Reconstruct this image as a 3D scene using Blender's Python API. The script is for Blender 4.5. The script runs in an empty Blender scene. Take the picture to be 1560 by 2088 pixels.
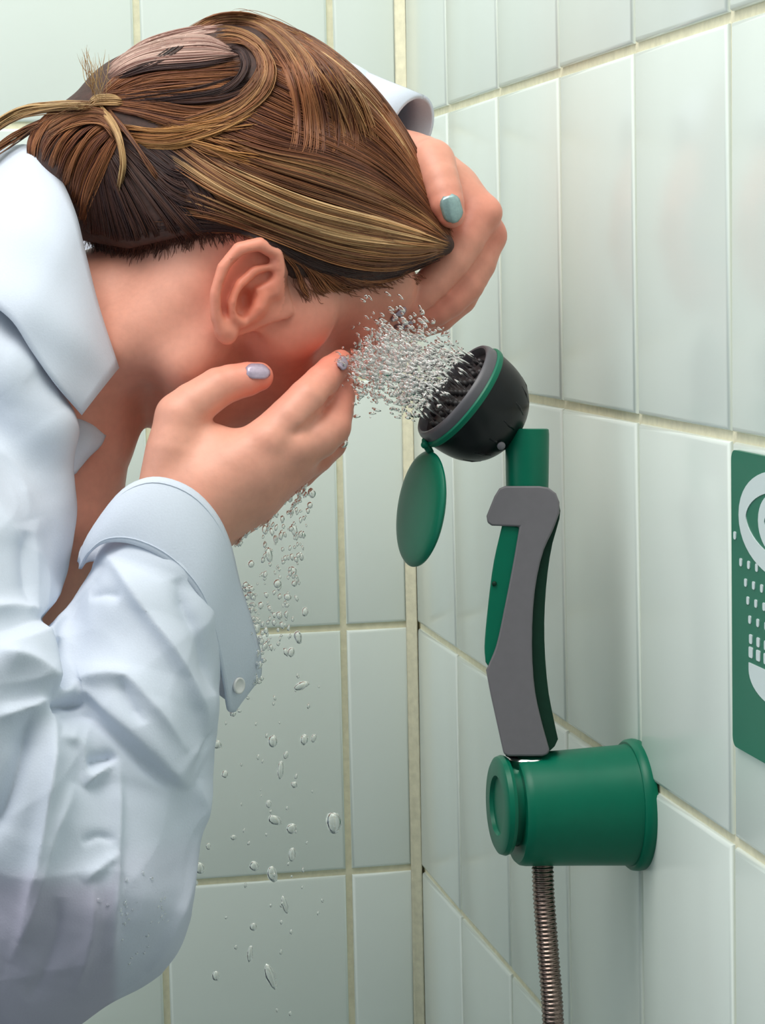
import bpy, bmesh, math, random
import numpy as np
from mathutils import Vector, Matrix

random.seed(7)
RNG = np.random.default_rng(7)
C = bpy.context.scene.collection
SC = bpy.context.scene

# ------------------------------------------------------------------ camera
ZO = 0.8                                   # height of the lowest visible tile joint above the floor
CAM = np.array([-0.38403, -1.82517, 0.48289 + ZO])
FPX = 4768.5                               # focal length in pixels of the 1560 px wide frame
AX_R = np.array([0.98056772, -0.19509282, -0.02063351])
AX_D = np.array([-0.04006463, -0.0961844, -0.99455688])
AX_W = np.array([0.19204628, 0.97605704, -0.10213164])
cam_data = bpy.data.cameras.new('camera')
cam_data.sensor_fit = 'HORIZONTAL'
cam_data.sensor_width = 36.0
cam_data.lens = FPX / 1560 * 36.0
cam_data.clip_start = 0.05
cam = bpy.data.objects.new('camera', cam_data)
C.objects.link(cam)
cam.matrix_world = Matrix(((AX_R[0], -AX_D[0], -AX_W[0], CAM[0]),
                           (AX_R[1], -AX_D[1], -AX_W[1], CAM[1]),
                           (AX_R[2], -AX_D[2], -AX_W[2], CAM[2]),
                           (0, 0, 0, 1)))
SC.camera = cam

# ------------------------------------------------------------------ light and exposure
world = bpy.data.worlds.new('world')
SC.world = world
world.use_nodes = True
bg = world.node_tree.nodes['Background']
bg.inputs['Color'].default_value = (0.90, 0.965, 1.0, 1)
bg.inputs['Strength'].default_value = 1.36


def area_light(name, loc, target, sx, sy, power, col):
    l = bpy.data.lights.new(name, 'AREA')
    l.shape = 'RECTANGLE'; l.size = sx; l.size_y = sy
    l.energy = power; l.color = col
    o = bpy.data.objects.new(name, l); C.objects.link(o)
    o.location = loc
    o.rotation_euler = (Vector(target) - Vector(loc)).to_track_quat('-Z', 'Y').to_euler()
    return o


area_light('overhead_key', (-0.6, -0.95, 2.55), (-0.5, -0.4, 1.0), 1.0, 0.8, 16, (1.0, 0.96, 0.88))  # unseen overhead area key, not a window
SC.view_settings.view_transform = 'Standard'
SC.view_settings.look = 'None'
SC.view_settings.gamma = 1.0
SC.view_settings.exposure = 0.0
SC.view_settings.use_curve_mapping = False
SC.cycles.max_bounces = 12
SC.cycles.transmission_bounces = 10
SC.cycles.transparent_max_bounces = 12


# ------------------------------------------------------------------ helpers
class Frame:
    """Maps (px, py, h) into the world: h is a length towards the lens, in the pixel unit of the depth."""
    def __init__(self, depth):
        self.D = depth; self.S = FPX / depth

    def __call__(self, P):
        P = np.asarray(P, float).reshape(-1, 3)
        z = (self.D - P[:, 2] / self.S)[:, None]
        v = AX_R[None] * ((P[:, :1] - 780) / FPX) + AX_D[None] * ((P[:, 1:2] - 1044) / FPX) + AX_W[None]
        return CAM[None] + v * z


BODY = Frame(1.34)      # the woman's middle plane
TOOL = Frame(1.294)     # the hand shower's middle plane


def srgb(r, g, b):
    f = lambda c: (c / 255 / 12.92) if c / 255 <= 0.04045 else ((c / 255 + 0.055) / 1.055) ** 2.4
    return (f(r), f(g), f(b), 1.0)


def material(name, col, rough=0.5, metal=0.0, spec=0.5, attr=None, **kw):
    m = bpy.data.materials.new(name); m.use_nodes = True
    nt = m.node_tree; b = nt.nodes['Principled BSDF']
    b.inputs['Base Color'].default_value = col
    b.inputs['Roughness'].default_value = rough
    b.inputs['Metallic'].default_value = metal
    b.inputs['Specular IOR Level'].default_value = spec
    for k, v in kw.items():
        b.inputs[k.replace('_', ' ')].default_value = v
    if attr:
        a = nt.nodes.new('ShaderNodeAttribute'); a.attribute_name = attr
        nt.links.new(a.outputs['Color'], b.inputs['Base Color'])
    return m


def add_noise(m, scale, amount, bump=0.0, detail=4, stretch=(1, 1, 1)):
    """Procedural value variation and fine relief on top of a material."""
    nt = m.node_tree; b = nt.nodes['Principled BSDF']
    tc = nt.nodes.new('ShaderNodeTexCoord'); mp = nt.nodes.new('ShaderNodeMapping')
    mp.inputs['Scale'].default_value = stretch
    nz = nt.nodes.new('ShaderNodeTexNoise'); nz.inputs['Scale'].default_value = scale; nz.inputs['Detail'].default_value = detail
    nt.links.new(tc.outputs['Object'], mp.inputs['Vector']); nt.links.new(mp.outputs['Vector'], nz.inputs['Vector'])
    if amount:
        mr = nt.nodes.new('ShaderNodeMapRange')
        mr.inputs['From Min'].default_value = 0.3; mr.inputs['From Max'].default_value = 0.7
        mr.inputs['To Min'].default_value = 1 - amount; mr.inputs['To Max'].default_value = 1 + amount
        nt.links.new(nz.outputs['Fac'], mr.inputs['Value'])
        mx = nt.nodes.new('ShaderNodeVectorMath'); mx.operation = 'SCALE'
        src = b.inputs['Base Color'].links[0].from_socket if b.inputs['Base Color'].links else None
        if src: nt.links.new(src, mx.inputs[0])
        else: mx.inputs[0].default_value = b.inputs['Base Color'].default_value[:3]
        nt.links.new(mr.outputs['Result'], mx.inputs['Scale'])
        nt.links.new(mx.outputs['Vector'], b.inputs['Base Color'])
    if bump:
        bp = nt.nodes.new('ShaderNodeBump'); bp.inputs['Strength'].default_value = bump; bp.inputs['Distance'].default_value = 0.001
        nt.links.new(nz.outputs['Fac'], bp.inputs['Height']); nt.links.new(bp.outputs['Normal'], b.inputs['Normal'])
    return m


def mesh_obj(name, V, F, m, parent=None, smooth=True, colors=None):
    me = bpy.data.meshes.new(name)
    V = np.asarray(V, float)
    me.from_pydata(V.tolist(), [], [tuple(f) for f in (F.tolist() if isinstance(F, np.ndarray) else F)])
    if smooth and len(me.polygons):
        me.polygons.foreach_set('use_smooth', np.ones(len(me.polygons), dtype=bool))
    if colors is not None:
        ca = me.color_attributes.new('tint', 'FLOAT_COLOR', 'POINT')
        col = np.ones((len(V), 4), np.float32); col[:, :3] = colors
        ca.data.foreach_set('color', col.ravel())
    me.update()
    o = bpy.data.objects.new(name, me); C.objects.link(o)
    me.materials.append(m)
    if parent: o.parent = parent
    return o


def recalc(o):
    bm = bmesh.new(); bm.from_mesh(o.data)
    bmesh.ops.recalc_face_normals(bm, faces=bm.faces[:]); bm.to_mesh(o.data); bm.free()
    return o


def sharp(o, angle=35):
    o.data.set_sharp_from_angle(angle=math.radians(angle))
    return o


def thing(name, label, cat, loc=(0, 0, 0), group=None):
    o = bpy.data.objects.new(name, None); C.objects.link(o)
    o.empty_display_size = 0.02
    o['label'] = label; o['category'] = cat
    if group: o['group'] = group
    return o


def nrm(v):
    v = np.asarray(v, float); return v / np.linalg.norm(v)


def basis(axis, ref=(0, 0, 1)):
    a = nrm(axis); u = np.cross(a, ref)
    if np.linalg.norm(u) < 1e-4: u = np.cross(a, (1, 0, 0))
    u = nrm(u); return a, u, np.cross(a, u)


def lathe(profile, org, axis, n=48, ref=(0, 0, 1), closed=True):
    """Surface of revolution; profile = [(distance along axis, radius)]."""
    a, u, v = basis(axis, ref); V = []; F = []
    th = np.linspace(0, 2 * np.pi, n, endpoint=False)
    ring = np.cos(th)[:, None] * u + np.sin(th)[:, None] * v
    for s, r in profile: V.append(np.asarray(org) + a * s + ring * max(r, 1e-5))
    V = np.concatenate(V); m = len(profile)
    for i in range(m - 1):
        for j in range(n):
            k = (j + 1) % n
            F.append((i * n + j, i * n + k, (i + 1) * n + k, (i + 1) * n + j))
    if closed:
        F.append(tuple(range(n - 1, -1, -1))); F.append(tuple((m - 1) * n + j for j in range(n)))
    return V, F


def tube(path, radii, n=10):
    path = np.asarray(path, float); m = len(path)
    radii = np.atleast_1d(np.asarray(radii, float)); radii = np.interp(np.linspace(0, 1, m), np.linspace(0, 1, len(radii)), radii)
    T = np.gradient(path, axis=0); T /= np.linalg.norm(T, axis=1)[:, None]
    u = basis(T[0])[1]; V = []
    th = np.linspace(0, 2 * np.pi, n, endpoint=False)
    for i in range(m):
        u = nrm(u - T[i] * (u @ T[i])); w = np.cross(T[i], u)
        V.append(path[i] + radii[i] * (np.cos(th)[:, None] * u + np.sin(th)[:, None] * w))
    F = [(i * n + j, i * n + (j + 1) % n, (i + 1) * n + (j + 1) % n, (i + 1) * n + j) for i in range(m - 1) for j in range(n)]
    F += [tuple(range(n - 1, -1, -1)), tuple((m - 1) * n + j for j in range(n))]
    return np.concatenate(V), F


def resample(P, n):
    """Catmull-Rom through the points, n samples."""
    P = np.asarray(P, float); m = len(P)
    if m == 2: return P[0] + (P[1] - P[0]) * np.linspace(0, 1, n)[:, None]
    Q = np.concatenate([[2 * P[0] - P[1]], P, [2 * P[-1] - P[-2]]])
    t = np.linspace(0, m - 1 - 1e-9, n); i = t.astype(int); f = (t - i)[:, None]
    p0, p1, p2, p3 = Q[i], Q[i + 1], Q[i + 2], Q[i + 3]
    return 0.5 * (2 * p1 + (p2 - p0) * f + (2 * p0 - 5 * p1 + 4 * p2 - p3) * f ** 2 + (3 * p1 - p0 - 3 * p2 + p3) * f ** 3)


# ------------------------------------------------------------------ solid modelling by distance fields
def ell(c, r, M=None):
    """Ellipsoid; M's rows are its axes."""
    c = np.asarray(c, np.float32); r = np.asarray(r, np.float32)
    M = np.eye(3, dtype=np.float32) if M is None else np.asarray(M, np.float32)
    def f(P):
        q = (P - c) @ M.T
        k0 = np.sqrt(((q / r) ** 2).sum(1)); k1 = np.sqrt(((q / r ** 2) ** 2).sum(1)) + 1e-9
        return k0 * (k0 - 1) / k1
    e = np.sqrt(((M * r[:, None]) ** 2).sum(0))
    return f, c - e, c + e


def chain(pts, squash=1.0, kk=0.0):
    """Tapered round limb through points (x, y, h, radius)."""
    A = np.asarray(pts, np.float32)
    def f(P):
        out = None
        for a, b in zip(A[:-1], A[1:]):
            pa = P - a[:3]; ba = b[:3] - a[:3]
            if squash != 1.0:
                pa = pa * np.array([1, 1, squash], np.float32); ba = ba * np.array([1, 1, squash], np.float32)
            t = np.clip((pa @ ba) / (ba @ ba), 0, 1)
            d = np.sqrt(((pa - t[:, None] * ba) ** 2).sum(1)) - (a[3] + t * (b[3] - a[3]))
            if out is None: out = d
            elif kk: h = np.maximum(kk - np.abs(out - d), 0) / kk; out = np.minimum(out, d) - h * h * kk / 4
            else: out = np.minimum(out, d)
        return out
    R = A[:, 3:4] * np.array([1, 1, 1 / squash])
    return f, (A[:, :3] - R).min(0), (A[:, :3] + R).max(0)


def prism(poly):
    """Endless prism along h over an outline in the (x, y) plane."""
    A = np.asarray(poly, np.float32)
    def f(P):
        q = P[:, :2]; d = np.full(len(q), 1e12, np.float32); s = np.ones(len(q), np.float32)
        for i in range(len(A)):
            a, b = A[i], A[i - 1]; e = b - a; w = q - a
            t = np.clip((w @ e) / (e @ e), 0, 1); d = np.minimum(d, ((w - t[:, None] * e) ** 2).sum(1))
            c1 = q[:, 1] >= a[1]; c2 = q[:, 1] < b[1]; c3 = e[0] * w[:, 1] > e[1] * w[:, 0]
            s = np.where((c1 & c2 & c3) | (~c1 & ~c2 & ~c3), -s, s)
        return s * np.sqrt(d)
    return f, np.array([*A.min(0), -1e5]), np.array([*A.max(0), 1e5])


class Solid:
    def __init__(self): self.ops = []
    def add(self, prim, k=0.0): self.ops.append(('u', k, *prim)); return self
    def cut(self, prim, k=0.0): self.ops.append(('s', k, *prim)); return self

    def value(self, P, ops=None):
        P = np.asarray(P, np.float32); d = np.full(len(P), 1e4, np.float32)
        for op, k, f, lo, hi in (self.ops if ops is None else ops):
            e = f(P)
            if op == 'u':
                if k: h = np.maximum(k - np.abs(d - e), 0) / k; d = np.minimum(d, e) - h * h * k / 4
                else: d = np.minimum(d, e)
            else:
                if k: h = np.maximum(k - np.abs(d + e), 0) / k; d = np.maximum(d, -e) + h * h * k / 4
                else: d = np.maximum(d, -e)
        return d

    def mesh(self, vox, B=20, lo=None, hi=None):
        los = [o[3] for o in self.ops if o[0] == 'u']; his = [o[4] for o in self.ops if o[0] == 'u']
        L = np.min(los, 0) - 3 * vox if lo is None else np.asarray(lo, float)
        H = np.max(his, 0) + 3 * vox if hi is None else np.asarray(hi, float)
        nb = np.ceil((H - L) / (vox * B)).astype(int)
        g = np.arange(B + 1); G = np.stack(np.meshgrid(g, g, g, indexing='ij'), -1).reshape(-1, 3)
        offs = np.array([[i, j, k] for i in (0, 1) for j in (0, 1) for k in (0, 1)])
        DIM = int(nb.max()) * B + 4
        key = lambda ijk: (ijk[:, 0].astype(np.int64) * DIM + ijk[:, 1]) * DIM + ijk[:, 2]
        VK, VV, QK = [], [], []; km = 1.2 * max(q[1] for q in self.ops) + 2 * vox
        for bi in np.ndindex(*nb):
            b0 = np.array(bi) * B; o = L + b0 * vox; o2 = o + B * vox
            ops = [q for q in self.ops if np.all(np.asarray(q[3]) - km < o2) and np.all(np.asarray(q[4]) + km > o)]
            if not any(q[0] == 'u' for q in ops): continue
            c = self.value(((o + o2) / 2)[None], ops)[0]
            if abs(c) > B * vox * 2: continue
            D = self.value(o + G * vox, ops).reshape(B + 1, B + 1, B + 1)
            S = D < 0
            if S.all() or not S.any(): continue
            cnt = sum(S[i:B + i, j:B + j, k:B + k].astype(np.int8) for i, j, k in offs)
            cells = np.argwhere((cnt > 0) & (cnt < 8))
            if len(cells):
                cv = np.stack([D[cells[:, 0] + i, cells[:, 1] + j, cells[:, 2] + k] for i, j, k in offs], 1)
                acc = np.zeros((len(cells), 3)); num = np.zeros(len(cells))
                for a in range(8):
                    for ax in range(3):
                        if offs[a][ax]: continue
                        bb = a + (4, 2, 1)[ax]; da, db = cv[:, a], cv[:, bb]
                        m = (da < 0) != (db < 0)
                        t = np.where(m, da / np.where(m, da - db, 1), 0)
                        p = np.repeat(offs[a][None].astype(float), len(cells), 0); p[:, ax] = t
                        acc += p * m[:, None]; num += m
                VV.append(o + (cells + acc / num[:, None]) * vox); VK.append(key(cells + b0 + 1))
            for ax in range(3):
                s = [slice(0, B)] * 3; s2 = list(s); s2[ax] = slice(1, B + 1)
                A, Bb = S[tuple(s)], S[tuple(s2)]
                e = np.argwhere(A != Bb)
                if not len(e): continue
                flip = A[e[:, 0], e[:, 1], e[:, 2]]
                u, v = [(1, 2), (2, 0), (0, 1)][ax]
                U = np.zeros(3, int); U[u] = 1; W = np.zeros(3, int); W[v] = 1
                g0 = e + b0 + 1
                q = np.stack([key(g0), key(g0 - U), key(g0 - U - W), key(g0 - W)], 1)
                q[~flip] = q[~flip][:, ::-1]; QK.append(q)
        VK = np.concatenate(VK); VV = np.concatenate(VV); QK = np.concatenate(QK)
        o = np.argsort(VK); VK = VK[o]; VV = VV[o]
        idx = np.clip(np.searchsorted(VK, QK), 0, len(VK) - 1)
        F = idx[(VK[idx] == QK).all(1)]
        return VV, F


def mesh_normals(V, F):
    n = np.cross(V[F[:, 2]] - V[F[:, 0]], V[F[:, 3]] - V[F[:, 1]]); N = np.zeros_like(V)
    for k in range(4): np.add.at(N, F[:, k], n)
    return N / (np.linalg.norm(N, axis=1)[:, None] + 1e-9)


def relax(V, F, it=2, w=0.5):
    for _ in range(it):
        acc = np.zeros_like(V); num = np.zeros(len(V))
        for a, b in ((0, 1), (1, 2), (2, 3), (3, 0)):
            np.add.at(acc, F[:, a], V[F[:, b]]); np.add.at(num, F[:, a], 1)
            np.add.at(acc, F[:, b], V[F[:, a]]); np.add.at(num, F[:, b], 1)
        V = V * (1 - w) + w * acc / np.maximum(num, 1)[:, None]
    return V


def wob(P, s, seed=0):
    """Cheap smooth noise in [-1, 1]."""
    r = np.random.default_rng(seed); out = np.zeros(len(P))
    for _ in range(6):
        d = r.normal(size=3); d /= np.linalg.norm(d)
        out += np.sin(P @ d * (2 * np.pi / s) * r.uniform(.6, 1.5) + r.uniform(0, 6.28) + 1.3 * np.sin(P @ r.normal(size=3) * (1.6 / s)))
    return out / 4


def poly_dist(P2, line):
    """Signed distance (right-hand side positive) and position along a polyline in (x, y)."""
    L = np.asarray(line, float); best = np.full(len(P2), 1e9); sg = np.zeros(len(P2)); tt = np.zeros(len(P2)); m = len(L) - 1
    for i in range(m):
        a, b = L[i], L[i + 1]; e = b - a; w = P2 - a
        t = np.clip((w @ e) / (e @ e), 0, 1); d = np.linalg.norm(w - t[:, None] * e, axis=1)
        s = np.sign(e[0] * w[:, 1] - e[1] * w[:, 0]); k = d < best
        best = np.where(k, d, best); sg = np.where(k, s, sg); tt = np.where(k, (i + t) / m, tt)
    return best * sg, tt


def grid_mesh(rows):
    """Quad grid through equally long rows of points."""
    R = np.asarray(rows, float); a, b = R.shape[:2]
    F = [(i * b + j, i * b + j + 1, (i + 1) * b + j + 1, (i + 1) * b + j) for i in range(a - 1) for j in range(b - 1)]
    return R.reshape(-1, 3), F


def sheet(name, rows, thick, m, parent, frame=BODY, colors=None):
    V, F = grid_mesh(rows)
    o = mesh_obj(name, frame(V), F, m, parent)
    sd = o.modifiers.new('thickness', 'SOLIDIFY'); sd.thickness = thick; sd.offset = 0
    return o


# ------------------------------------------------------------------ materials
M_TILE = material('glazed_tile', srgb(231, 239, 232), 0.2, spec=0.45)
add_noise(M_TILE, 3.0, 0.03, 0.0)
M_GROUT = add_noise(material('cream_grout', srgb(234, 228, 198), 0.85), 160, 0.08, 0.5)
M_PLASTER = add_noise(material('grey_plaster', srgb(128, 136, 138), 0.8), 40, 0.04, 0.1)
M_FLOOR = add_noise(material('floor_vinyl', srgb(112, 124, 124), 0.5), 30, 0.08)
M_GREEN = add_noise(material('green_plastic', srgb(0, 106, 80), 0.36, spec=0.28), 90, 0.03)
M_DKGREEN = add_noise(material('dark_green_rubber', srgb(4, 48, 32), 0.55, spec=0.3), 200, 0.08, 0.2)
M_GREY = add_noise(material('grey_plastic', srgb(116, 112, 116), 0.42, spec=0.4), 200, 0.03)
M_BLACK = add_noise(material('black_plastic', srgb(8, 10, 13), 0.3, spec=0.35), 200, 0.05)
M_RIM = add_noise(material('rim_grey', srgb(84, 82, 87), 0.4), 200, 0.04)
M_FACE = add_noise(material('charcoal_face', srgb(46, 42, 44), 0.5), 200, 0.08)
M_CHROME = add_noise(material('chrome', srgb(225, 225, 222), 0.18, metal=1.0), 200, 0.03)
M_HOSE = add_noise(material('hose_steel', srgb(138, 120, 112), 0.26, metal=1.0), 900, 0.25)
M_SIGN = add_noise(material('sign_green', srgb(28, 112, 88), 0.35), 30, 0.03)
M_PRINT = add_noise(material('sign_white', srgb(214, 226, 226), 0.4), 30, 0.02)
M_SKIN = material('skin', srgb(224, 160, 138), 0.42, spec=0.35, attr='tint', Subsurface_Weight=0.18, Subsurface_Scale=0.006)
M_SKIN.node_tree.nodes['Principled BSDF'].inputs['Subsurface Radius'].default_value = (1.0, 0.35, 0.2)
add_noise(M_SKIN, 260, 0.03, 0.12)
M_HAIRBASE = add_noise(material('hair_base', srgb(62, 36, 28), 0.7), 220, 0.3, 0.6, stretch=(1, 1, 1))
M_HAIR = material('hair_strand', srgb(140, 95, 60), 0.42, spec=0.3, attr='tint')
add_noise(M_HAIR, 60, 0.1)
M_SHIRT = add_noise(material('white_cotton', srgb(212, 219, 230), 0.75, spec=0.2, attr='tint'), 900, 0.015, 0.12)
M_CLOTH = add_noise(material('white_cotton_band', srgb(210, 217, 230), 0.75, spec=0.2), 900, 0.015, 0.12)
M_TROUSER = add_noise(material('navy_trouser', srgb(48, 54, 74), 0.8), 300, 0.08, 0.2)
M_SHOE = add_noise(material('shoe_leather', srgb(40, 36, 36), 0.45), 120, 0.08, 0.1)
M_NAILT = add_noise(material('teal_nail_polish', srgb(158, 184, 184), 0.18, metal=0.35), 600, 0.1)
M_NAILL = add_noise(material('lavender_nail_polish', srgb(176, 160, 178), 0.2, metal=0.2), 600, 0.1)
M_BUTTON = add_noise(material('button_shell', srgb(228, 226, 224), 0.3), 300, 0.03)
M_WATER = material('water', (1, 1, 1, 1), 0.02, spec=0.5, Transmission_Weight=1.0, IOR=1.33)
add_noise(M_WATER, 300, 0.0, 0.15)

# ------------------------------------------------------------------ the setting
TW, TH, JOINT = 0.15069, 0.2, 0.0052


def box(name, lo, hi, m, parent=None):
    x0, y0, z0 = lo; x1, y1, z1 = hi
    V = [(x0, y0, z0), (x1, y0, z0), (x1, y1, z0), (x0, y1, z0), (x0, y0, z1), (x1, y0, z1), (x1, y1, z1), (x0, y1, z1)]
    F = [(0, 3, 2, 1), (4, 5, 6, 7), (0, 1, 5, 4), (1, 2, 6, 5), (2, 3, 7, 6), (3, 0, 4, 7)]
    return mesh_obj(name, V, F, m, parent, smooth=False)


def tile_mesh(w, h):
    """Glazed tile: flat face, rounded edge in two steps, straight sides. Local x across, z up, -y out of the wall."""
    V = []; F = []
    for ins, dep in ((0.0, 0.006), (0.0, 0.0019), (0.0008, 0.0006), (0.0026, 0.0)):
        a, b = w / 2 - ins, h / 2 - ins
        V += [(-a, dep, -b), (a, dep, -b), (a, dep, b), (-a, dep, b)]
    for r in range(3):
        for j in range(4):
            k = (j + 1) % 4
            F.append((r * 4 + j, r * 4 + k, r * 4 + 4 + k, r * 4 + 4 + j))
    F.append((12, 13, 14, 15))
    me = bpy.data.meshes.new('tile'); me.from_pydata(V, [], F)
    me.polygons.foreach_set('use_smooth', [True] * 12 + [True])
    me.set_sharp_from_angle(angle=math.radians(50))
    me.materials.append(M_TILE); me.update()
    return me


def lay_tiles(wall, cols, z0, rows, right):
    full = tile_mesh(TW - JOINT, TH - JOINT); cuts = {}
    for a, b in cols:
        w = b - a
        if abs(w - TW) < 1e-4: me = full
        else: me = cuts.setdefault(round(w, 4), tile_mesh(w - JOINT, TH - JOINT))
        for r in range(rows):
            o = bpy.data.objects.new('tile', me); C.objects.link(o); o.parent = wall
            c = -(a + b) / 2; z = z0 + (r + .5) * TH
            tilt = (random.gauss(0, .0022), 0, random.gauss(0, .0022))
            if right:
                o.location = (0, c, z); o.rotation_euler = (tilt[0], 0, -math.pi / 2 + tilt[2])
            else:
                o.location = (c, 0, z); o.rotation_euler = tilt


CB, CR = 0.0585, 0.14564
wb = box('wall_back', (-1.75, 0.0028, 0), (0.1, 0.1, 2.2), M_GROUT); wb['kind'] = 'structure'
wr = box('wall_right', (0.0028, -2.1, 0), (0.1, 0.0028, 2.2), M_GROUT); wr['kind'] = 'structure'
lay_tiles(wb, [(0.004, CB)] + [(CB + i * TW, CB + (i + 1) * TW) for i in range(11)], 0, 11, False)
lay_tiles(wr, [(0.004, CR)] + [(CR + i * TW, CR + (i + 1) * TW) for i in range(12)], 0, 11, True)
wf = box('fill_block_wall', (-3.2, -2.3, 0), (0.1, -2.1, 2.6), M_PLASTER); wf['kind'] = 'structure'  # unseen wall added behind the camera to cut fill and darken the right wall
fl = box('floor', (-4.5, -2.1, -0.05), (0.0028, 0.0028, 0.0), M_FLOOR); fl['kind'] = 'structure'
# bead of sealant down the corner
V = []; n = 6
for z in (0.0, 2.2):
    for i in range(n + 1):
        t = i / n * math.pi / 2
        V.append((-0.0075 + 0.0075 * math.sin(t) * .55 + 0.0034 * i / n, -0.0 - 0.0075 * (1 - math.cos(t)) * .55 - 0.0034 * i / n, z))
V += [(0.003, 0.003, 0.0), (0.003, 0.003, 2.2)]
F = [(i, i + 1, n + 2 + i, n + 1 + i) for i in range(n)]
F += [tuple(range(n, -1, -1)) + (2 * n + 2,), tuple(range(n + 1, 2 * n + 2)) + (2 * n + 3,), (0, n + 1, 2 * n + 3, 2 * n + 2), (n, 2 * n + 2, 2 * n + 3, 2 * n + 1)]
tr = recalc(mesh_obj('trim_1', V, F, M_GROUT)); tr['kind'] = 'structure'

# ------------------------------------------------------------------ wall holder
HY, HZ = -0.5936, 0.1841 + ZO
hold = thing('shower_holder', 'green round plastic holder fixed to the right tiled wall under the hand shower', 'holder')
A = (-1, 0, 0.02)
o0 = np.array([0.0, HY, HZ])
V, F = lathe([(-.001, .0364), (.002, .0368), (.0048, .0364), (.0062, .0352), (.0062, .0335)], o0, A, 64)
sharp(mesh_obj('wall_flange', V, F, M_GREEN, hold))
V, F = lathe([(.0060, .0340), (.009, .0335), (.036, .0322), (.0660, .0310), (.0690, .0304), (.0706, .0290), (.0706, .020), (.069, .0195)], o0, A, 64)
sharp(mesh_obj('holder_body', V, F, M_GREEN, hold))
oc = o0 + np.array([0, 0, .003])
V, F = lathe([(.068, .0225), (.0760, .0225)], oc, A, 48)
sharp(mesh_obj('groove', V, F, M_GREEN, hold))
V, F = lathe([(.0752, .0255), (.0755, .0270), (.0775, .0277), (.0800, .0268), (.0810, .0250), (.0810, .0165), (.0790, .0155), (.0790, .0001)], oc, A, 64)
sharp(mesh_obj('end_cap', V, F, M_GREEN, hold))
# collar ring in which the handle stands
hc = TOOL([(1078, 1552, 0)])[0]
V, F = lathe([(-.012, .0136), (.0022, .0136), (.0032, .0128), (.0032, .0085)], hc, (0.02, 0, 1), 40)
sharp(mesh_obj('socket_ring', V, F, M_CHROME, hold))['label'] = 'chrome ring under the handle'

# ------------------------------------------------------------------ hose
hose = thing('shower_hose', 'braided steel hose hanging down from the green wall holder', 'hose')
P = [TOOL([(1106, 1750, 0)])[0], TOOL([(1109, 1830, 0)])[0], TOOL([(1119, 1960, 0)])[0], TOOL([(1128, 2088, 0)])[0]]
p3 = P[-1]
P += [p3 + [0.002, 0, -.10], p3 + [0.001, 0, -.25], p3 + [-.004, 0.0, -.42], [-.058, HY + .004, .32], [-.045, HY, .22], [-.02, HY, .185], [0.0, HY, .18]]
N = 1500
path = resample(P, N); s = np.concatenate([[0], np.cumsum(np.linalg.norm(np.diff(path, axis=0), axis=1))])
n = 16
TT = np.gradient(path, axis=0); TT /= np.linalg.norm(TT, axis=1)[:, None]
u = basis(TT[0])[1]; V = []
for i in range(N):
    u = nrm(u - TT[i] * (u @ TT[i])); w = np.cross(TT[i], u)
    th = np.linspace(0, 2 * np.pi, n, endpoint=False)
    r = .0058 + .00035 * np.sin(2 * np.pi * s[i] / .0024 + 0 * th) + .00022 * np.cos(th * 8 + 2 * np.pi * s[i] / .0024 * .5)
    V.append(path[i] + r[:, None] * (np.cos(th)[:, None] * u + np.sin(th)[:, None] * w))
F = [(i * n + j, i * n + (j + 1) % n, (i + 1) * n + (j + 1) % n, (i + 1) * n + j) for i in range(N - 1) for j in range(n)]
mesh_obj('braided_tube', np.concatenate(V), F, M_HOSE, hose)
V, F = lathe([(0, .013), (.012, .013), (.014, .0115), (.024, .0105), (.026, .0085)], (0.0, HY, .18), (-1, 0, .02), 32)
sharp(mesh_obj('wall_union', V, F, M_CHROME, hose))
V, F = lathe([(0, .0078), (.012, .0078), (.0135, .0068)], P[0] + np.array([0, 0, .012]), (0.05, 0, -1), 28)
sharp(mesh_obj('hose_ferrule', V, F, M_CHROME, hose))

# ------------------------------------------------------------------ hand shower
shower = thing('eyewash_hand_shower', 'grey and green eyewash hand shower with a black spray head standing in its holder', 'hand shower')


def slab(name, outline, half, bevel, m, parent, h0=0.0, seg=3, sub=None):
    """Rounded plate from a side outline (x, y), half its thickness to either side of h0."""
    L = np.asarray(outline, float)
    Vp = [(x, y, h0 - half) for x, y in L] + [(x, y, h0 + half) for x, y in L]; n = len(L)
    F = [tuple(range(n)), tuple(range(2 * n - 1, n - 1, -1))] + [(i, n + i, n + (i + 1) % n, (i + 1) % n) for i in range(n)]
    o = recalc(mesh_obj(name, TOOL(Vp), F, m, parent))
    b = o.modifiers.new('edge', 'BEVEL'); b.width = bevel / TOOL.S; b.segments = seg; b.limit_method = 'ANGLE'; b.angle_limit = math.radians(40)
    o.modifiers.new('shade', 'WEIGHTED_NORMAL')
    sharp(o, 50)
    return o


def smooth_line(P, n): return [tuple(p) for p in resample(P, n)]


left_in = smooth_line([(1059, 1074), (1046, 1150), (1030, 1232), (1013, 1312), (996, 1356)], 14)
left_low = smooth_line([(991, 1366), (999, 1410), (1011, 1465), (1022, 1515), (1027, 1537)], 8)
right = smooth_line([(1121, 1530), (1103, 1465), (1090, 1400), (1085, 1310), (1090, 1210), (1106, 1130), (1128, 1080), (1141, 1045)], 20)
grey = [(1008, 1012), (992, 1052), (994, 1066), (1003, 1072)] + left_in + left_low + [(1036, 1542), (1106, 1542), (1117, 1538)] + right + [(1141, 1024), (1134, 1006), (1118, 994), (1100, 991), (1030, 991), (1018, 996)]
slab('handle_body', grey, 50, 22, M_GREY, shower)
lever = smooth_line([(1024, 1070), (1006, 1150), (994, 1245), (988, 1315), (990, 1350)], 14) + [(998, 1362)] + [(x + 5, y) for x, y in left_in[::-1]]
slab('trigger_lever', lever, 36, 9, M_GREEN, shower, h0=6)
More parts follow.
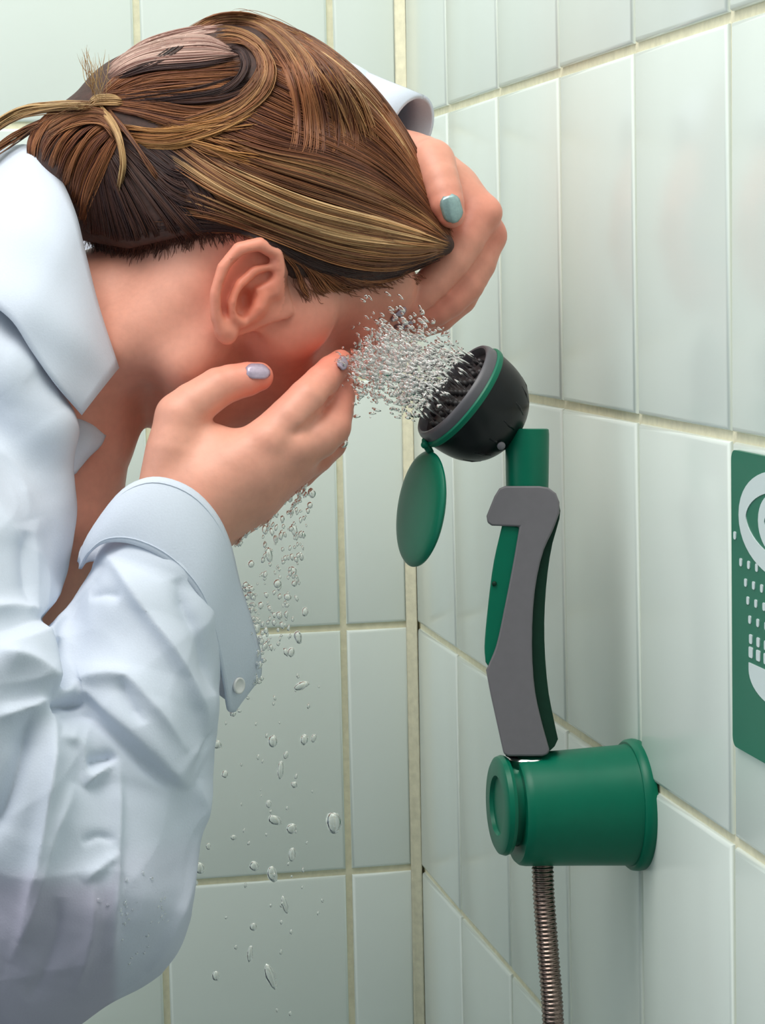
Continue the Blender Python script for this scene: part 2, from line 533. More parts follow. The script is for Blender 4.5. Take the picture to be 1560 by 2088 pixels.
rb = smooth_line([(1139, 1022), (1142, 1052), (1124, 1120), (1113, 1205), (1110, 1300), (1117, 1400), (1131, 1475), (1138, 1507)], 20)
slab('back_grip', rb + [(1131, 1522), (1120, 1532)] + [(x - 6, y) for x, y in right], 40, 11, M_DKGREEN, shower, h0=-4)
# short button set into the lever
V, F = lathe([(0, 5), (5, 5), (7, 3.5)], (0, 0, 0), (0, 0, 1), 16, ref=(1, 0, 0))
V = V + np.array([1008, 1190, 40]); mesh_obj('lever_pin', TOOL(V), F, M_DKGREEN, shower)

V, F = lathe([(-8, 43), (0, 43.5), (60, 44.5), (110, 45), (119, 44), (121, 41)], (1075, 995, 0), (0, -1, 0), 48, ref=(0, 0, 1))
sharp(recalc(mesh_obj('swivel_neck', TOOL(V), F, M_GREEN, shower)))
# spray head
ax = nrm((-.795 * math.cos(.27), -.607 * math.cos(.27), math.sin(.27)))
hc0 = np.array([946., 812., 0.]) + ax * 0
dome = [(0, 117), (-22, 116), (-48, 112.5), (-72, 105), (-94, 92), (-112, 74), (-125, 50), (-132, 24), (-134, 1)]
V, F = lathe(resample(dome, 26), hc0, ax, 64)
head = sharp(recalc(mesh_obj('spray_head', TOOL(V), F, M_BLACK, shower)), 60)
a_, u_, v_ = basis(ax)
for i in range(14):                      # moulded ribs round the dome
    t = i / 14 * 2 * math.pi + .1
    d = math.cos(t) * u_ + math.sin(t) * v_
    pts = [hc0 + a_ * z + d * (r - 2.4) for z, r in ((-66, 107), (-84, 99), (-100, 87))]
    V, F = tube(pts, [3.2, 3.8, 2.6], 8); mesh_obj('rib', TOOL(V), F, M_BLACK, head)
V, F = lathe([(-5, 117), (-4.5, 120), (0, 121.5), (6, 121), (9, 118), (9, 110), (-5, 110)], hc0, ax, 72)
sharp(recalc(mesh_obj('ring', TOOL(V), F, M_GREEN, shower)))
V, F = lathe([(7, 112), (9, 116.5), (22, 115.5), (29, 112), (31, 109), (30, 105), (22, 103), (12, 102)], hc0, ax, 72)
sharp(recalc(mesh_obj('rim', TOOL(V), F, M_RIM, shower)))
V, F = lathe([(4, 103), (12, 103), (13, 101), (13, 1)], hc0, ax, 64)
face = sharp(recalc(mesh_obj('face_plate', TOOL(V), F, M_FACE, shower)))
NOZ = []
for ring_r, cnt in ((0, 1), (28, 6), (54, 12), (80, 18)):
    for i in range(cnt):
        t = (i + .3 * (ring_r / 26)) / cnt * 2 * math.pi
        NOZ.append(hc0 + a_ * 12 + ring_r * (math.cos(t) * u_ + math.sin(t) * v_))
for p in NOZ:
    V, F = lathe([(0, 6.5), (9, 5), (14, 3.2), (14, .5)], p, ax, 10)
    mesh_obj('nozzle', TOOL(V), F, M_FACE, face)
# dust cap on its hinge
cc = np.array([861., 1038., 0.])
ln = nrm((.145, -.989, 0.0)); cn = nrm(np.cross(ln, (0, 0, 1))); cn = nrm(cn * math.copysign(1, -cn[0]) * .925 + np.array([0, 0, .38]))
prof = [(-7, 40), (-6.5, 90), (-5, 112), (-1, 118.5), (3, 119.5), (7, 116), (10, 108), (12, 94), (13.5, 60), (14, 1)]
V, F = lathe(prof, cc, cn, 72, ref=tuple(ln))
cap = sharp(recalc(mesh_obj('dust_cap', TOOL(V), F, M_GREEN, shower)), 30)
V, F = tube(resample([(879, 924, 0), (872, 912, 4), (868, 900, 8), (874, 890, 10)], 8), [7, 8, 9, 8], 12)
mesh_obj('hinge', TOOL(V), F, M_GREEN, cap)
V, F = tube([(866, 907, -14), (866, 907, 26)], 8, 12)
mesh_obj('hinge_pin', TOOL(V), F, M_GREEN, cap)
V, F = lathe([(0, 9), (3, 8), (3.5, 1)], (1022, 909, 62), (.2, .3, 1), 12, ref=(1, 0, 0))
mesh_obj('screw', TOOL(V), F, M_GREY, head)

# ------------------------------------------------------------------ safety sign on the right wall (its plane is x = 0)
sign = thing('safety_sign', 'green safety sign with a white eye and spray pictogram on the right tiled wall', 'sign')
SY, SZ, SW, SHT = -0.757, 0.3945 + ZO, 0.145, 0.1445      # near edge on the photo's left, top, width, height


def sign_poly(name, pts, m, depth, th=.0006):
    """Flat printed shape; pts in sign units (across from the left edge, down from the top), metres."""
    n = len(pts)
    V = [(-depth, SY - a, SZ - b) for a, b in pts] + [(-depth - th, SY - a, SZ - b) for a, b in pts]
    F = [tuple(range(n)), tuple(range(2 * n - 1, n - 1, -1))] + [(i, n + i, n + (i + 1) % n, (i + 1) % n) for i in range(n)]
    return recalc(mesh_obj(name, V, F, m, sign, smooth=False))


def rrect(x0, y0, x1, y1, r, n=6):
    out = []
    for cx, cy, a0 in ((x1 - r, y0 + r, -90), (x1 - r, y1 - r, 0), (x0 + r, y1 - r, 90), (x0 + r, y0 + r, 180)):
        for i in range(n + 1):
            t = math.radians(a0 + 90 * i / n); out.append((cx + r * math.cos(t), cy + r * math.sin(t)))
    return out


sign_poly('sign_plate', rrect(0, 0, SW, SHT, .005), M_SIGN, .0002, .0022)
D = .0023
mid = SW / 2


def band(outer, inner): return outer + inner[::-1]


def lens(cx, cy, a, b, n=24, p=1.5):
    up = [(cx - a + 2 * a * i / n, cy - b * (1 - abs(1 - 2 * i / n) ** p)) for i in range(n + 1)]
    lo = [(cx + a - 2 * a * i / n, cy + b * (1 - abs(1 - 2 * i / n) ** p)) for i in range(1, n)]
    return up + lo


def strip(name, line, w):
    L = np.asarray(line, float); T = np.gradient(L, axis=0); T /= np.linalg.norm(T, axis=1)[:, None]
    Nn = np.stack([-T[:, 1], T[:, 0]], 1); a = L + Nn * w / 2; b = L - Nn * w / 2
    n = len(L)
    V = [(-D, SY - x, SZ - y) for x, y in a] + [(-D, SY - x, SZ - y) for x, y in b] + [(-D - .0005, SY - x, SZ - y) for x, y in a] + [(-D - .0005, SY - x, SZ - y) for x, y in b]
    F = []
    for i in range(n - 1):
        F += [(i, i + 1, n + i + 1, n + i), (2 * n + i, 3 * n + i, 3 * n + i + 1, 2 * n + i + 1), (i, 2 * n + i, 2 * n + i + 1, i + 1), (n + i, n + i + 1, 3 * n + i + 1, 3 * n + i)]
    return recalc(mesh_obj(name, V, F, M_PRINT, sign, smooth=False))


# eye: white outline, iris ring and pupil
th = np.linspace(0, 2 * np.pi, 49)
strip('eye_outline', np.stack([mid + .0565 * np.cos(th), .0305 + .0205 * np.sin(th)], 1), .0098)
strip('iris', np.stack([mid + .031 * np.cos(th), .0305 + .0125 * np.sin(th)], 1), .008)
sign_poly('pupil', [(mid + .015 * math.cos(t), .0305 + .007 * math.sin(t)) for t in th[:-1]], M_PRINT, D, .0005)
# rows of drops narrowing from the eye to the bowl
for r, (y, outer) in enumerate(((.041, .0672), (.0530, .0590), (.0620, .0525), (.0702, .0495), (.0790, .0470))):
    for k in range(5):
        off = outer - .0108 * k
        if (off / .0635) ** 2 + ((y - .0305) / .0275) ** 2 < 1 or off < .001: continue
        for s_ in (1, -1):
            x = mid + s_ * off
            sign_poly('spray_mark', rrect(x - .0017, y - .0018, x + .0017, y + .0020, .0010, 3), M_PRINT, D, .0005)
for k in range(5):
    for s_ in (1, -1):
        x = mid + s_ * (.0458 - .0100 * k)
        sign_poly('spray_mark', rrect(x - .0020, .0860, x + .0020, .0905, .0010, 3), M_PRINT, D, .0005)
        sign_poly('spray_mark', rrect(x - .0026, .0920, x + .0026, .0972, .0010, 3), M_PRINT, D, .0005)
# bowl of the eyewash
bowl = [(mid - .0485, .0998), (mid + .0485, .0998)] + [(mid + .0485 * np.sign(math.cos(t)) * abs(math.cos(t)) ** .7, .1030 + .0130 * math.sin(t)) for t in np.linspace(0.02, math.pi - .02, 22)]
sign_poly('bowl', bowl, M_PRINT, D, .0005)
# ------------------------------------------------------------------ the woman
# All her geometry is modelled in (x, y, h): frame pixels at her middle plane, h towards the lens (35.6 units = 1 cm).
CM = 34.5
U0 = np.array([435., 545., 0.])
p_, y_ = math.radians(42), math.radians(20)
HF = np.array([math.cos(y_) * math.cos(p_), math.cos(y_) * math.sin(p_), -math.sin(y_)])   # where the face points
HU = np.array([math.sin(p_), -math.cos(p_), 0.0])                                             # up through the crown
HR = np.cross(HU, HF); HR = HR if HR[2] > 0 else -HR                                          # her right, towards the lens
HM = np.stack([HF, HR, HU])


def hd(f, r, u): return U0 + (f * HF + r * HR + u * HU) * CM


def hc(*pts): return [(*hd(f, r, u), rad * CM) for f, r, u, rad in pts]


person = thing('person', 'woman in a loose white shirt bending over and rinsing her face with both hands', 'person')

body = Solid()
# head
body.add(ell(hd(0.3, 0, 3.6), np.array([9.2, 7.1, 7.2]) * CM, HM))
body.add(ell(hd(4.6, 0, -1.8), np.array([4.6, 5.9, 7.6]) * CM, HM), 45)
body.add(ell(hd(5.4, 0, 3.6), np.array([4.5, 5.9, 4.4]) * CM, HM), 45)
body.add(chain(hc((7.6, 0, -8.6, 2.0), (7.3, 0, -7.6, 2.2))), 50)                             # chin
for s in (1, -1):
    body.add(chain(hc((0.8, 5.2 * s, -5.2, 1.5), (4.2, 4.2 * s, -7.2, 1.5), (7.3, 1.2 * s, -8.6, 1.5))), 60)  # jaw
    body.add(chain(hc((0.6, 5.9 * s, -2.0, 1.3), (0.8, 5.4 * s, -5.0, 1.5))), 60)
    body.add(chain(hc((4.2, 5.5 * s, -0.9, 1.5), (6.9, 4.0 * s, -1.5, 1.8))), 60)            # cheekbone
    body.add(chain(hc((8.1, 4.3 * s, 2.6, .9), (8.9, 2.4 * s, 3.0, 1.0), (9.3, .8 * s, 2.6, .9))), 40)  # brow
    body.cut(ell(hd(9.9, 3.2 * s, .9), np.array([1.8, 2.0, 1.3]) * CM, HM), 40)              # eye socket
    body.add(ell(hd(7.85, 3.1 * s, .75), np.array([1.25, 1.55, 1.15]) * CM, HM), 12)         # closed lids
    body.cut(chain(hc((8.9, 2.0 * s, .35, .09), (9.25, 3.0 * s, .2, .1), (8.7, 4.3 * s, .4, .09))), 5)
    body.add(ell(hd(10.3, 1.15 * s, -2.7), np.array([.95, .75, .75]) * CM, HM), 22)          # nostril wing
body.add(chain(hc((9.0, 0, 1.8, .85), (10.4, 0, -.4, .85), (11.5, 0, -2.3, 1.0))), 35)
body.add(ell(hd(10.9, 0, -2.9), np.array([.9, .7, .55]) * CM, HM), 20)
for s in (1, -1): body.cut(ell(hd(11.0, .62 * s, -3.3), np.array([.42, .28, .3]) * CM, HM), 8)
body.add(ell(hd(8.7, 0, -5.0), np.array([1.5, 2.6, 2.0]) * CM, HM), 50)
body.add(chain(hc((8.6, 2.2, -5.0, .35), (10.0, .5, -4.55, .55), (10.0, -.5, -4.55, .55), (8.6, -2.2, -5.0, .35))), 14)
body.add(chain(hc((8.5, 2.0, -5.3, .4), (9.8, 0, -5.65, .75), (8.5, -2.0, -5.3, .4))), 14)
body.cut(chain(hc((9.2, 2.4, -5.05, .1), (10.5, 0, -5.05, .13), (9.2, -2.4, -5.05, .1))), 7)
# neck and chest
body.add(chain([(330, 620, 10, 150), (190, 672, 0, 160), (60, 750, -10, 180)]), 90)
body.add(chain([(392, 590, 165, 50), (250, 700, 130, 62), (110, 830, 60, 60)]), 70)            # neck muscle
body.add(chain([(170, 800, 40, 70), (120, 900, 10, 150), (60, 1060, 0, 190), (-120, 1250, -10, 260)]), 90)
body.add(chain([(120, 835, 40, 48), (0, 850, 170, 45), (-180, 960, 330, 60)]), 40)           # collarbone side
body.add(ell((792, 585, -15), (56, 62, 70)), 60)
# ear
body.cut(ell((497, 598, 262), (62, 92, 22), None), 20)
EA = np.array([[.31, -.95, 0], [.95, .31, -.22], [.2, .07, .97]]); EA = np.array([nrm(a) for a in EA])
body.add(ell((497, 590, 246), (100, 62, 12), EA), 14)
body.add(chain([(559, 592, 246, 13), (572, 556, 252, 14), (562, 517, 263, 15), (530, 498, 275, 15), (488, 508, 284, 15), (456, 546, 288, 14), (440, 598, 286, 13), (441, 645, 276, 13), (452, 672, 266, 15)]), 9)
body.add(ell((463, 674, 258), (24, 30, 17), None), 12)
body.add(chain([(552, 545, 258, 8), (520, 552, 268, 11), (490, 580, 274, 13), (474, 618, 274, 13), (478, 648, 266, 12), (496, 660, 258, 10)]), 8)
body.cut(chain([(545, 566, 272, 13), (512, 596, 272, 15), (494, 628, 268, 14)]), 12)
body.cut(ell((500, 612, 262), (17, 26, 28), None), 9)
body.add(chain([(536, 602, 250, 15), (527, 628, 254, 14), (512, 648, 252, 11)]), 10)
body.add(chain([(555, 580, 252, 8), (525, 592, 258, 6)]), 7)
body.cut(chain([(556, 532, 276, 8), (520, 524, 284, 9), (482, 540, 292, 9), (461, 585, 292, 8), (459, 628, 286, 7)]), 10)
body.add(ell((600, 640, 175), (80, 80, 46), None), 70)

HAND_K = 12
HEAD_N = len(body.ops)


def finger(pts, k=HAND_K): body.add(chain(pts, kk=3), k)


# near (right) hand, backs of the fingers to the lens, closing over the mouth
NH = 0
body.add(chain([(250, 1290, 330, 92), (330, 1150, 300, 90), (392, 1052, 278, 88), (420, 1000, 272, 86)]), 20)
body.add(chain([(330, 1010, 290, 52), (352, 920, 288, 56), (366, 850, 280, 48)]), 40)
body.add(chain([(395, 1020, 292, 66), (470, 950, 296, 58), (545, 902, 288, 50)]), 40)
body.add(chain([(410, 1030, 282, 66), (520, 970, 290, 56), (600, 917, 268, 47)]), 40)
body.add(chain([(420, 1045, 258, 66), (520, 1000, 255, 56), (598, 945, 225, 46)]), 40)
body.add(chain([(425, 1060, 230, 62), (510, 1020, 210, 56), (565, 982, 170, 42)]), 40)
body.add(ell((420, 925, 272), (72, 62, 40)), 40)                                               # web of the thumb
finger([(366, 850, 280, 49), (392, 826, 276, 46), (445, 790, 262, 41), (470, 781, 256, 38), (505, 773, 250, 35), (528, 768, 246, 30)])
finger([(545, 902, 288, 51), (590, 853, 282, 44), (626, 812, 268, 40), (655, 780, 240, 36), (676, 756, 205, 32), (694, 737, 172, 25)], 8)
finger([(600, 917, 268, 48), (650, 892, 252, 43), (675, 870, 228, 41), (689, 815, 186, 35), (697, 775, 155, 31), (699, 752, 130, 24)], 8)
finger([(598, 945, 225, 46), (640, 925, 190, 42), (668, 900, 155, 40), (688, 840, 110, 33), (688, 790, 80, 27)], 8)
finger([(565, 982, 170, 42), (610, 960, 115, 36), (640, 935, 85, 34), (662, 880, 45, 28), (668, 840, 25, 23)], 8)
for a, b, c in ((548, 896, 322), (603, 912, 300)):                                            # knuckles
    body.add(ell((a, b, c), (26, 24, 18)), 24)
body.cut(chain([(604, 884, 322, 4), (640, 858, 300, 7), (668, 815, 258, 8)]), 10)

# far (left) hand spread over the forehead, thumb towards the lens
body.add(chain([(680, 250, -300, 62), (780, 305, -225, 60), (830, 330, -185, 58), (860, 350, -165, 56)]), 20)
body.add(chain([(820, 318, -160, 46), (862, 322, -100, 47), (884, 336, -55, 44)]), 30)
body.add(chain([(852, 338, -155, 50), (915, 376, -130, 50), (972, 436, -110, 47)]), 34)
body.add(chain([(850, 345, -180, 52), (930, 390, -170, 50), (985, 480, -160, 46)]), 34)
body.add(chain([(845, 350, -205, 52), (925, 400, -220, 50), (972, 495, -215, 44)]), 34)
body.add(chain([(835, 350, -225, 50), (900, 400, -262, 46), (942, 495, -268, 38)]), 34)
finger([(882, 326, -58, 43), (898, 365, -22, 38), (906, 392, -8, 37), (912, 415, 2, 35), (920, 437, 4, 29)])
finger([(972, 436, -110, 47), (945, 490, -82, 43), (920, 530, -60, 40), (885, 573, -46, 36), (860, 598, -38, 34), (835, 622, -34, 30), (817, 637, -34, 24)], 7)
finger([(985, 480, -160, 46), (970, 535, -128, 42), (948, 578, -108, 40), (915, 613, -92, 36), (890, 632, -84, 33), (850, 652, -76, 30), (826, 660, -74, 25)], 7)
finger([(972, 495, -215, 44), (958, 560, -190, 40), (935, 605, -168, 38), (895, 645, -142, 33), (845, 668, -122, 27)], 7)
finger([(942, 495, -268, 38), (930, 560, -245, 34), (905, 610, -225, 32), (870, 645, -200, 27), (842, 665, -180, 22)], 7)
for a, b, c in ((996, 432, -100), (1002, 482, -150)):
    body.add(ell((a, b, c), (24, 22, 24)), 20)
body.add(chain([(1005, 470, -130, 3), (990, 500, -120, 3)]), 3)

VB, FB = body.mesh(4.6, lo=(-420, 20, -330), hi=(1060, 1340, 380))
VB = relax(VB, FB, 2, .4)
# skin tone: warmer ear, cheeks, knuckles and finger tips
tint = np.tile(np.array(srgb(230, 163, 141)[:3]), (len(VB), 1))


def blob(c, r, col, w=1.0):
    global tint
    d = ((VB - np.array(c)) / np.array(r)) ** 2
    k = (np.exp(-d.sum(1)) * w)[:, None]; tint = tint * (1 - k) + np.array(srgb(*col)[:3]) * k


blob((500, 590, 270), (95, 120, 60), (232, 122, 92), .75)
blob((650, 700, 150), (170, 90, 140), (234, 138, 116), .8)
blob((760, 690, 60), (120, 80, 120), (230, 126, 106), .7)
for c, r in (((690, 760, 190), 70), ((530, 770, 250), 60), ((690, 860, 180), 70), ((920, 440, 0), 60), ((820, 650, -60), 60), ((1000, 460, -130), 70), ((660, 920, 150), 70), ((895, 620, -90), 90), ((590, 990, 200), 80)):
    blob(c, (r, r, r), (234, 136, 116), .7)
blob((360, 1000, 290), (150, 150, 80), (228, 172, 148), .5)
hl = resample(np.array([(120, 500), (165, 505), (262, 522), (330, 507), (440, 482), (500, 474), (545, 492), (572, 545), (592, 585), (620, 604), (700, 590), (760, 582), (850, 561), (915, 532)], float), 70)
dl, _ = poly_dist(VB[:, :2], hl)
kk = (np.exp(-np.maximum(dl, 0) / 26) * .75 * np.clip((VB[:, 2] - 20) / 60, 0, 1) * (VB[:, 0] < 880) * (VB[:, 1] < 700))[:, None]
inear = ((VB[:, 0] > 425) & (VB[:, 0] < 580) & (VB[:, 2] > 240))[:, None]
tint = np.where(inear, tint, tint * (1 - kk) + np.array(srgb(112, 68, 52)[:3]) * kk)      # short hair along the hairline
tint *= (1 + .04 * wob(VB, 60, 3) + .03 * wob(VB, 170, 4))[:, None]
body_o = mesh_obj('body', BODY(VB), FB, M_SKIN, person, colors=np.clip(tint, 0, 1))


def at(x, y, off=0.0, lo=-340, hi=420, solid=body):
    """First surface met from the lens at (x, y); returns h."""
    hs = np.arange(hi, lo, -3.0); P = np.stack([np.full(len(hs), x), np.full(len(hs), y), hs], 1)
    d = solid.value(P); i = np.argmax(d < 0)
    return (hs[i] if d[i] < 0 else np.nan) + off


def nail(x, y, ang, l, w, m, tilt=(0, 0), lift=2.0, h=None):
    """Domed oval finger nail lying on the finger."""
    h = at(x, y) if h is None else h
    e = 6.0
    gx = (body.value(np.array([[x + e, y, h], [x - e, y, h], [x, y + e, h], [x, y - e, h], [x, y, h + e], [x, y, h - e]])))
    nn = nrm((gx[0] - gx[1] + tilt[0], gx[2] - gx[3] + tilt[1], gx[4] - gx[5]))
    d = nrm(np.array([math.cos(ang), math.sin(ang), 0]) - nn * (np.array([math.cos(ang), math.sin(ang), 0]) @ nn)); c = np.cross(nn, d)
    rows = []
    for i in range(9):
        s = -1 + 2 * i / 8
        ww = w * (1 - max(0, abs(s) - .35) ** 2 * 1.6) if s > 0 else w * (1 - max(0, abs(s) - .45) ** 2 * 1.9)
        rows.append([np.array([x, y, h]) + d * l * s + c * ww * t + nn * (lift + 3 - 9 * (abs(t) * w / 26) ** 2 - 2.5 * s * s) for t in np.linspace(-1, 1, 9)])
    o = sheet('fingernail', rows, .0009, m, person); return o


nail(921, 426, 1.25, 29, 21, M_NAILT)['label'] = 'teal polished thumbnail of the raised hand'
nail(526, 758, -.12, 25, 17, M_NAILL, lift=1.5)['label'] = 'lavender polished thumbnail of the lower hand'
nail(812, 640, 2.45, 19, 13, M_NAILL)
nail(822, 662, 2.75, 20, 13, M_NAILL)
nail(697, 741, -.8, 18, 12, M_NAILL)

# ------------------------------------------------------------------ shirt
shirt = Solid()
Q = np.array([[-.72, .69, 0], [.69, .72, 0], [0, 0, 1]])
shirt.add(ell((-480, 1330, 0), (690, 300, 470), Q))                                            # trunk
shirt.add(ell((-60, 1010, 60), (200, 215, 250), Q), 120)
shirt.add(ell((-240, 980, 60), (230, 170, 430), Q), 150)                                       # shoulders
shirt.add(ell((30, 1020, 235), (125, 230, 95), None), 70)                                      # near front panel
shirt.add(chain([(-60, 1160, 300, 170), (20, 1330, 330, 120)]), 70)
shirt.cut(ell((250, 960, 20), (150, 330, 160), None), 30)                                      # open front
shirt.cut(ell((205, 760, 0), (140, 140, 170), None), 30)
shirt.add(ell((-40, 645, 200), (100, 75, 90)), 50)
shirt.add(chain([(-200, 700, 230, 130), (0, 770, 245, 105), (72, 870, 248, 80)]), 50)
shirt.add(chain([(-260, 1020, 400, 205), (-90, 1400, 440, 220), (110, 1800, 400, 225)]), 110)   # upper arm
shirt.add(chain([(178, 1812, 385, 222), (235, 1600, 375, 185), (268, 1430, 362, 172), (290, 1270, 338, 152), (318, 1185, 320, 128)]), 50)  # forearm
shirt.add(chain([(-520, 1420, 120, 300), (-280, 1700, 260, 270), (-110, 1960, 330, 200), (20, 1985, 350, 150)]), 130)
shirt.add(ell((330, 1590, 385), (84, 110, 110), None), 50)
shirt.cut(prism([(175, 1120), (150, 1185), (80, 1260), (88, 1296), (110, 1270), (190, 1160)]), 6)
# raised far arm
shirt.add(chain([(-300, 1000, -400, 190), (170, 440, -800, 130), (560, 205, -420, 104), (700, 216, -300, 82)]), 60)
VS, FS = shirt.mesh(5.5)
VS = relax(VS, FS, 2, .5)
NS = mesh_normals(VS, FS)
front = np.clip((NS[:, 2] + .15) / .5, 0, 1) * (VS[:, 2] > 40)
disp = wob(VS, 420, 5) * 7 + wob(VS, 190, 6) * 4 + wob(VS, 80, 9) * 1.0
r1 = np.column_stack([VS @ np.array([.55, .83, 0]), VS @ np.array([.83, -.55, 0]) * .32, VS[:, 2] * .6])
r2 = np.column_stack([VS @ np.array([.95, .3, 0]), VS @ np.array([-.3, .95, 0]) * .3, VS[:, 2] * .6])
disp += 5 * np.clip(1 - 1.6 * np.abs(wob(r1, 210, 21)), 0, 1) ** 1.5 + 4 * np.clip(1 - 1.6 * np.abs(wob(r2, 240, 22)), 0, 1) ** 1.5


def fold(line, amp, wl, wr, n=24):
    """Raised crease; wl / wr are its widths on the left and right of the direction of travel."""
    global disp
    L = resample(np.array(line, float), n); d, t = poly_dist(VS[:, :2], L)
    w = np.where(d < 0, wl, wr); e = np.clip(np.minimum(t, 1 - t) * 4, 0, 1) ** .7
    disp += 1.25 * amp * np.exp(-np.abs(d / w) ** 1.4) * e * front


def step(line, amp, w, reach, n=24):
    """One layer lying over another: the right-hand side stands proud by amp and fades over reach."""
    global disp
    L = resample(np.array(line, float), n); d, t = poly_dist(VS[:, :2], L)
    e = np.clip(np.minimum(t, 1 - t) * 5, 0, 1)
    disp += amp * (1 / (1 + np.exp(-np.clip(d / w, -40, 40)))) * np.exp(-(np.maximum(d, 0) / reach) ** 2) * e * front


step([(395, 1612), (350, 1590), (270, 1515), (195, 1440), (165, 1428), (108, 1446)], 24, 3, 80)
fold([(108, 1470), (170, 1460), (215, 1490), (290, 1560), (350, 1612)], -10, 14, 9)
step([(82, 1262), (104, 1335), (114, 1420)], 30, 4, 90)
fold([(98, 1448), (125, 1436), (170, 1434)], -26, 9, 11)
fold([(124, 1300), (122, 1360), (124, 1412)], -20, 8, 12)
fold([(112, 1412), (200, 1383), (262, 1388), (310, 1445), (372, 1535)], 15, 26, 16)
fold([(215, 1125), (262, 1200), (340, 1320), (402, 1430), (420, 1500)], 17, 30, 12)
fold([(360, 1180), (382, 1250), (412, 1340), (432, 1418)], -14, 12, 20)
fold([(250, 1385), (262, 1430), (288, 1480)], -9, 10, 14)
fold([(120, 1300), (160, 1215), (215, 1150)], -12, 20, 26)
fold([(175, 1215), (215, 1210), (250, 1218)], -9, 14, 14)
fold([(168, 1560), (200, 1552), (238, 1545)], -15, 12, 16)
fold([(168, 1606), (200, 1580), (240, 1552)], 9, 12, 8)
step([(172, 1608), (166, 1570), (150, 1525), (112, 1505)], 14, 4, 50)
fold([(108, 1450), (96, 1580), (78, 1750), (45, 1915)], 22, 22, 14)
fold([(62, 1445), (48, 1540), (10, 1650), (-40, 1720)], -24, 18, 30)
fold([(150, 1600), (112, 1700), (76, 1850), (20, 1960)], 13, 20, 16)
fold([(243, 1545), (244, 1660), (238, 1800), (226, 1960)], 10, 8, 20)
fold([(243, 1740), (205, 1770), (170, 1800)], 8, 10, 14)
fold([(165, 1720), (200, 1705), (236, 1715)], -6, 10, 10)
fold([(-10, 1330), (50, 1350), (108, 1408)], 18, 18, 26)
fold([(-20, 1465), (55, 1445), (100, 1420)], 16, 18, 20)
fold([(52, 1085), (50, 1150), (62, 1240)], -12, 14, 22)
fold([(80, 1250), (30, 1235), (-40, 1240)], 12, 20, 14)
fold([(-40, 900), (30, 960), (60, 1060)], 8, 30, 30)
fold([(405, 1590), (414, 1660), (398, 1740), (360, 1860), (300, 1980)], 10, 22, 10)
fold([(190, 1800), (185, 1900), (150, 2020)], 9, 16, 16)
fold([(120, 1830), (110, 1930), (60, 2040)], -9, 18, 18)
VS = VS + NS * disp[:, None]
x, y, h = VS.T
sx = 1 / (1 + np.exp(np.clip((x - 236) / 5, -40, 40)))
wet = 1 / (1 + np.exp(-(y - ((1790 + 0.10 * (x - 100)) * sx + (1735 - 0.12 * (x - 240)) * (1 - sx)) + 6 * wob(VS, 90, 12)) / 12))
wet *= (.35 + .65 * sx) * (h > 0) * (x > -400)
white = np.array(srgb(210, 217, 230)[:3]); pinkgrey = np.array(srgb(180, 177, 194)[:3])
tS = white * (1 - wet[:, None]) + pinkgrey * wet[:, None]
shirt_o = mesh_obj('shirt', BODY(VS), FS, M_SHIRT, person, colors=tS)
shirt_o['label'] = 'loose white cotton shirt, wet at the elbow'

# collar folded over, stand inside it
E1 = resample([(-110, 380, -190), (-20, 318, -80), (58, 298, 40), (112, 352, 120), (150, 432, 172), (172, 520, 202), (200, 630, 215), (240, 752, 196)], 40)
E2 = resample([(-260, 560, -120), (-170, 560, 60), (-110, 580, 200), (-50, 600, 290), (20, 650, 330), (62, 712, 335), (112, 782, 318), (166, 846, 262)], 40)
rows = []
for t in np.linspace(0, 1, 18):
    ctrl = (E1 + E2) / 2 + np.array([10, -14, 46]); rows.append((1 - t) ** 2 * E1 + 2 * t * (1 - t) * ctrl + t * t * E2)
rows = [r + np.stack([0 * r[:, 0], 0 * r[:, 0], 5 * np.sin(r[:, 1] / 37 + k * .25)], 1) * min(1, k / 6) for k, r in enumerate(rows)]
E0 = E1 + np.array([-75, 45, -62])
inn = [E0 + (E1 - E0) * t + np.array([0, 0, -10 * math.sin(math.pi * t)]) for t in np.linspace(0, .86, 7)]
rise = [E1 + np.array([-4, 3, -5]), E1 + np.array([1.5, -1, 0])]
sheet('shirt_collar', inn + rise + rows[1:], .0012, M_CLOTH, shirt_o)
# far collar end showing below it
rows = [resample([(120, 850, 150), (150, 846, 160), (185, 862, 150), (216, 886, 128)], 14),
        resample([(110, 890, 185), (150, 892, 190), (185, 900, 178), (205, 908, 150)], 14),
        resample([(110, 940, 205), (140, 938, 205), (165, 932, 192), (182, 930, 168)], 14),
        resample([(120, 975, 200), (140, 972, 200), (152, 966, 196), (158, 958, 184)], 14)]
rows = list(np.stack([resample(np.array(rows)[:, j], 10) for j in range(14)], 1))
sheet('lapel', rows, .0012, M_CLOTH, shirt_o)

# near cuff: a stiff band round the wrist, unbuttoned and flaring below
T = [(160, 1146, 300), (182, 1090, 345), (240, 1010, 378), (290, 978, 388), (340, 976, 388), (395, 1000, 384), (440, 1048, 368), (468, 1108, 340), (488, 1190, 300), (512, 1265, 262), (530, 1335, 225), (524, 1385, 190), (470, 1330, 120), (400, 1210, 130), (320, 1110, 150), (230, 1080, 185), (172, 1110, 240), (160, 1146, 300)]
Lw = [(163, 1160, 318), (182, 1128, 370), (212, 1108, 405), (262, 1108, 428), (318, 1130, 440), (365, 1166, 436), (405, 1215, 424), (430, 1275, 400), (447, 1345, 365), (458, 1405, 330), (466, 1450, 290), (480, 1440, 235), (430, 1400, 180), (370, 1290, 190), (300, 1190, 210), (230, 1150, 230), (180, 1145, 268), (163, 1160, 318)]
T = resample(T, 70); Lw = resample(Lw, 70); rows = []
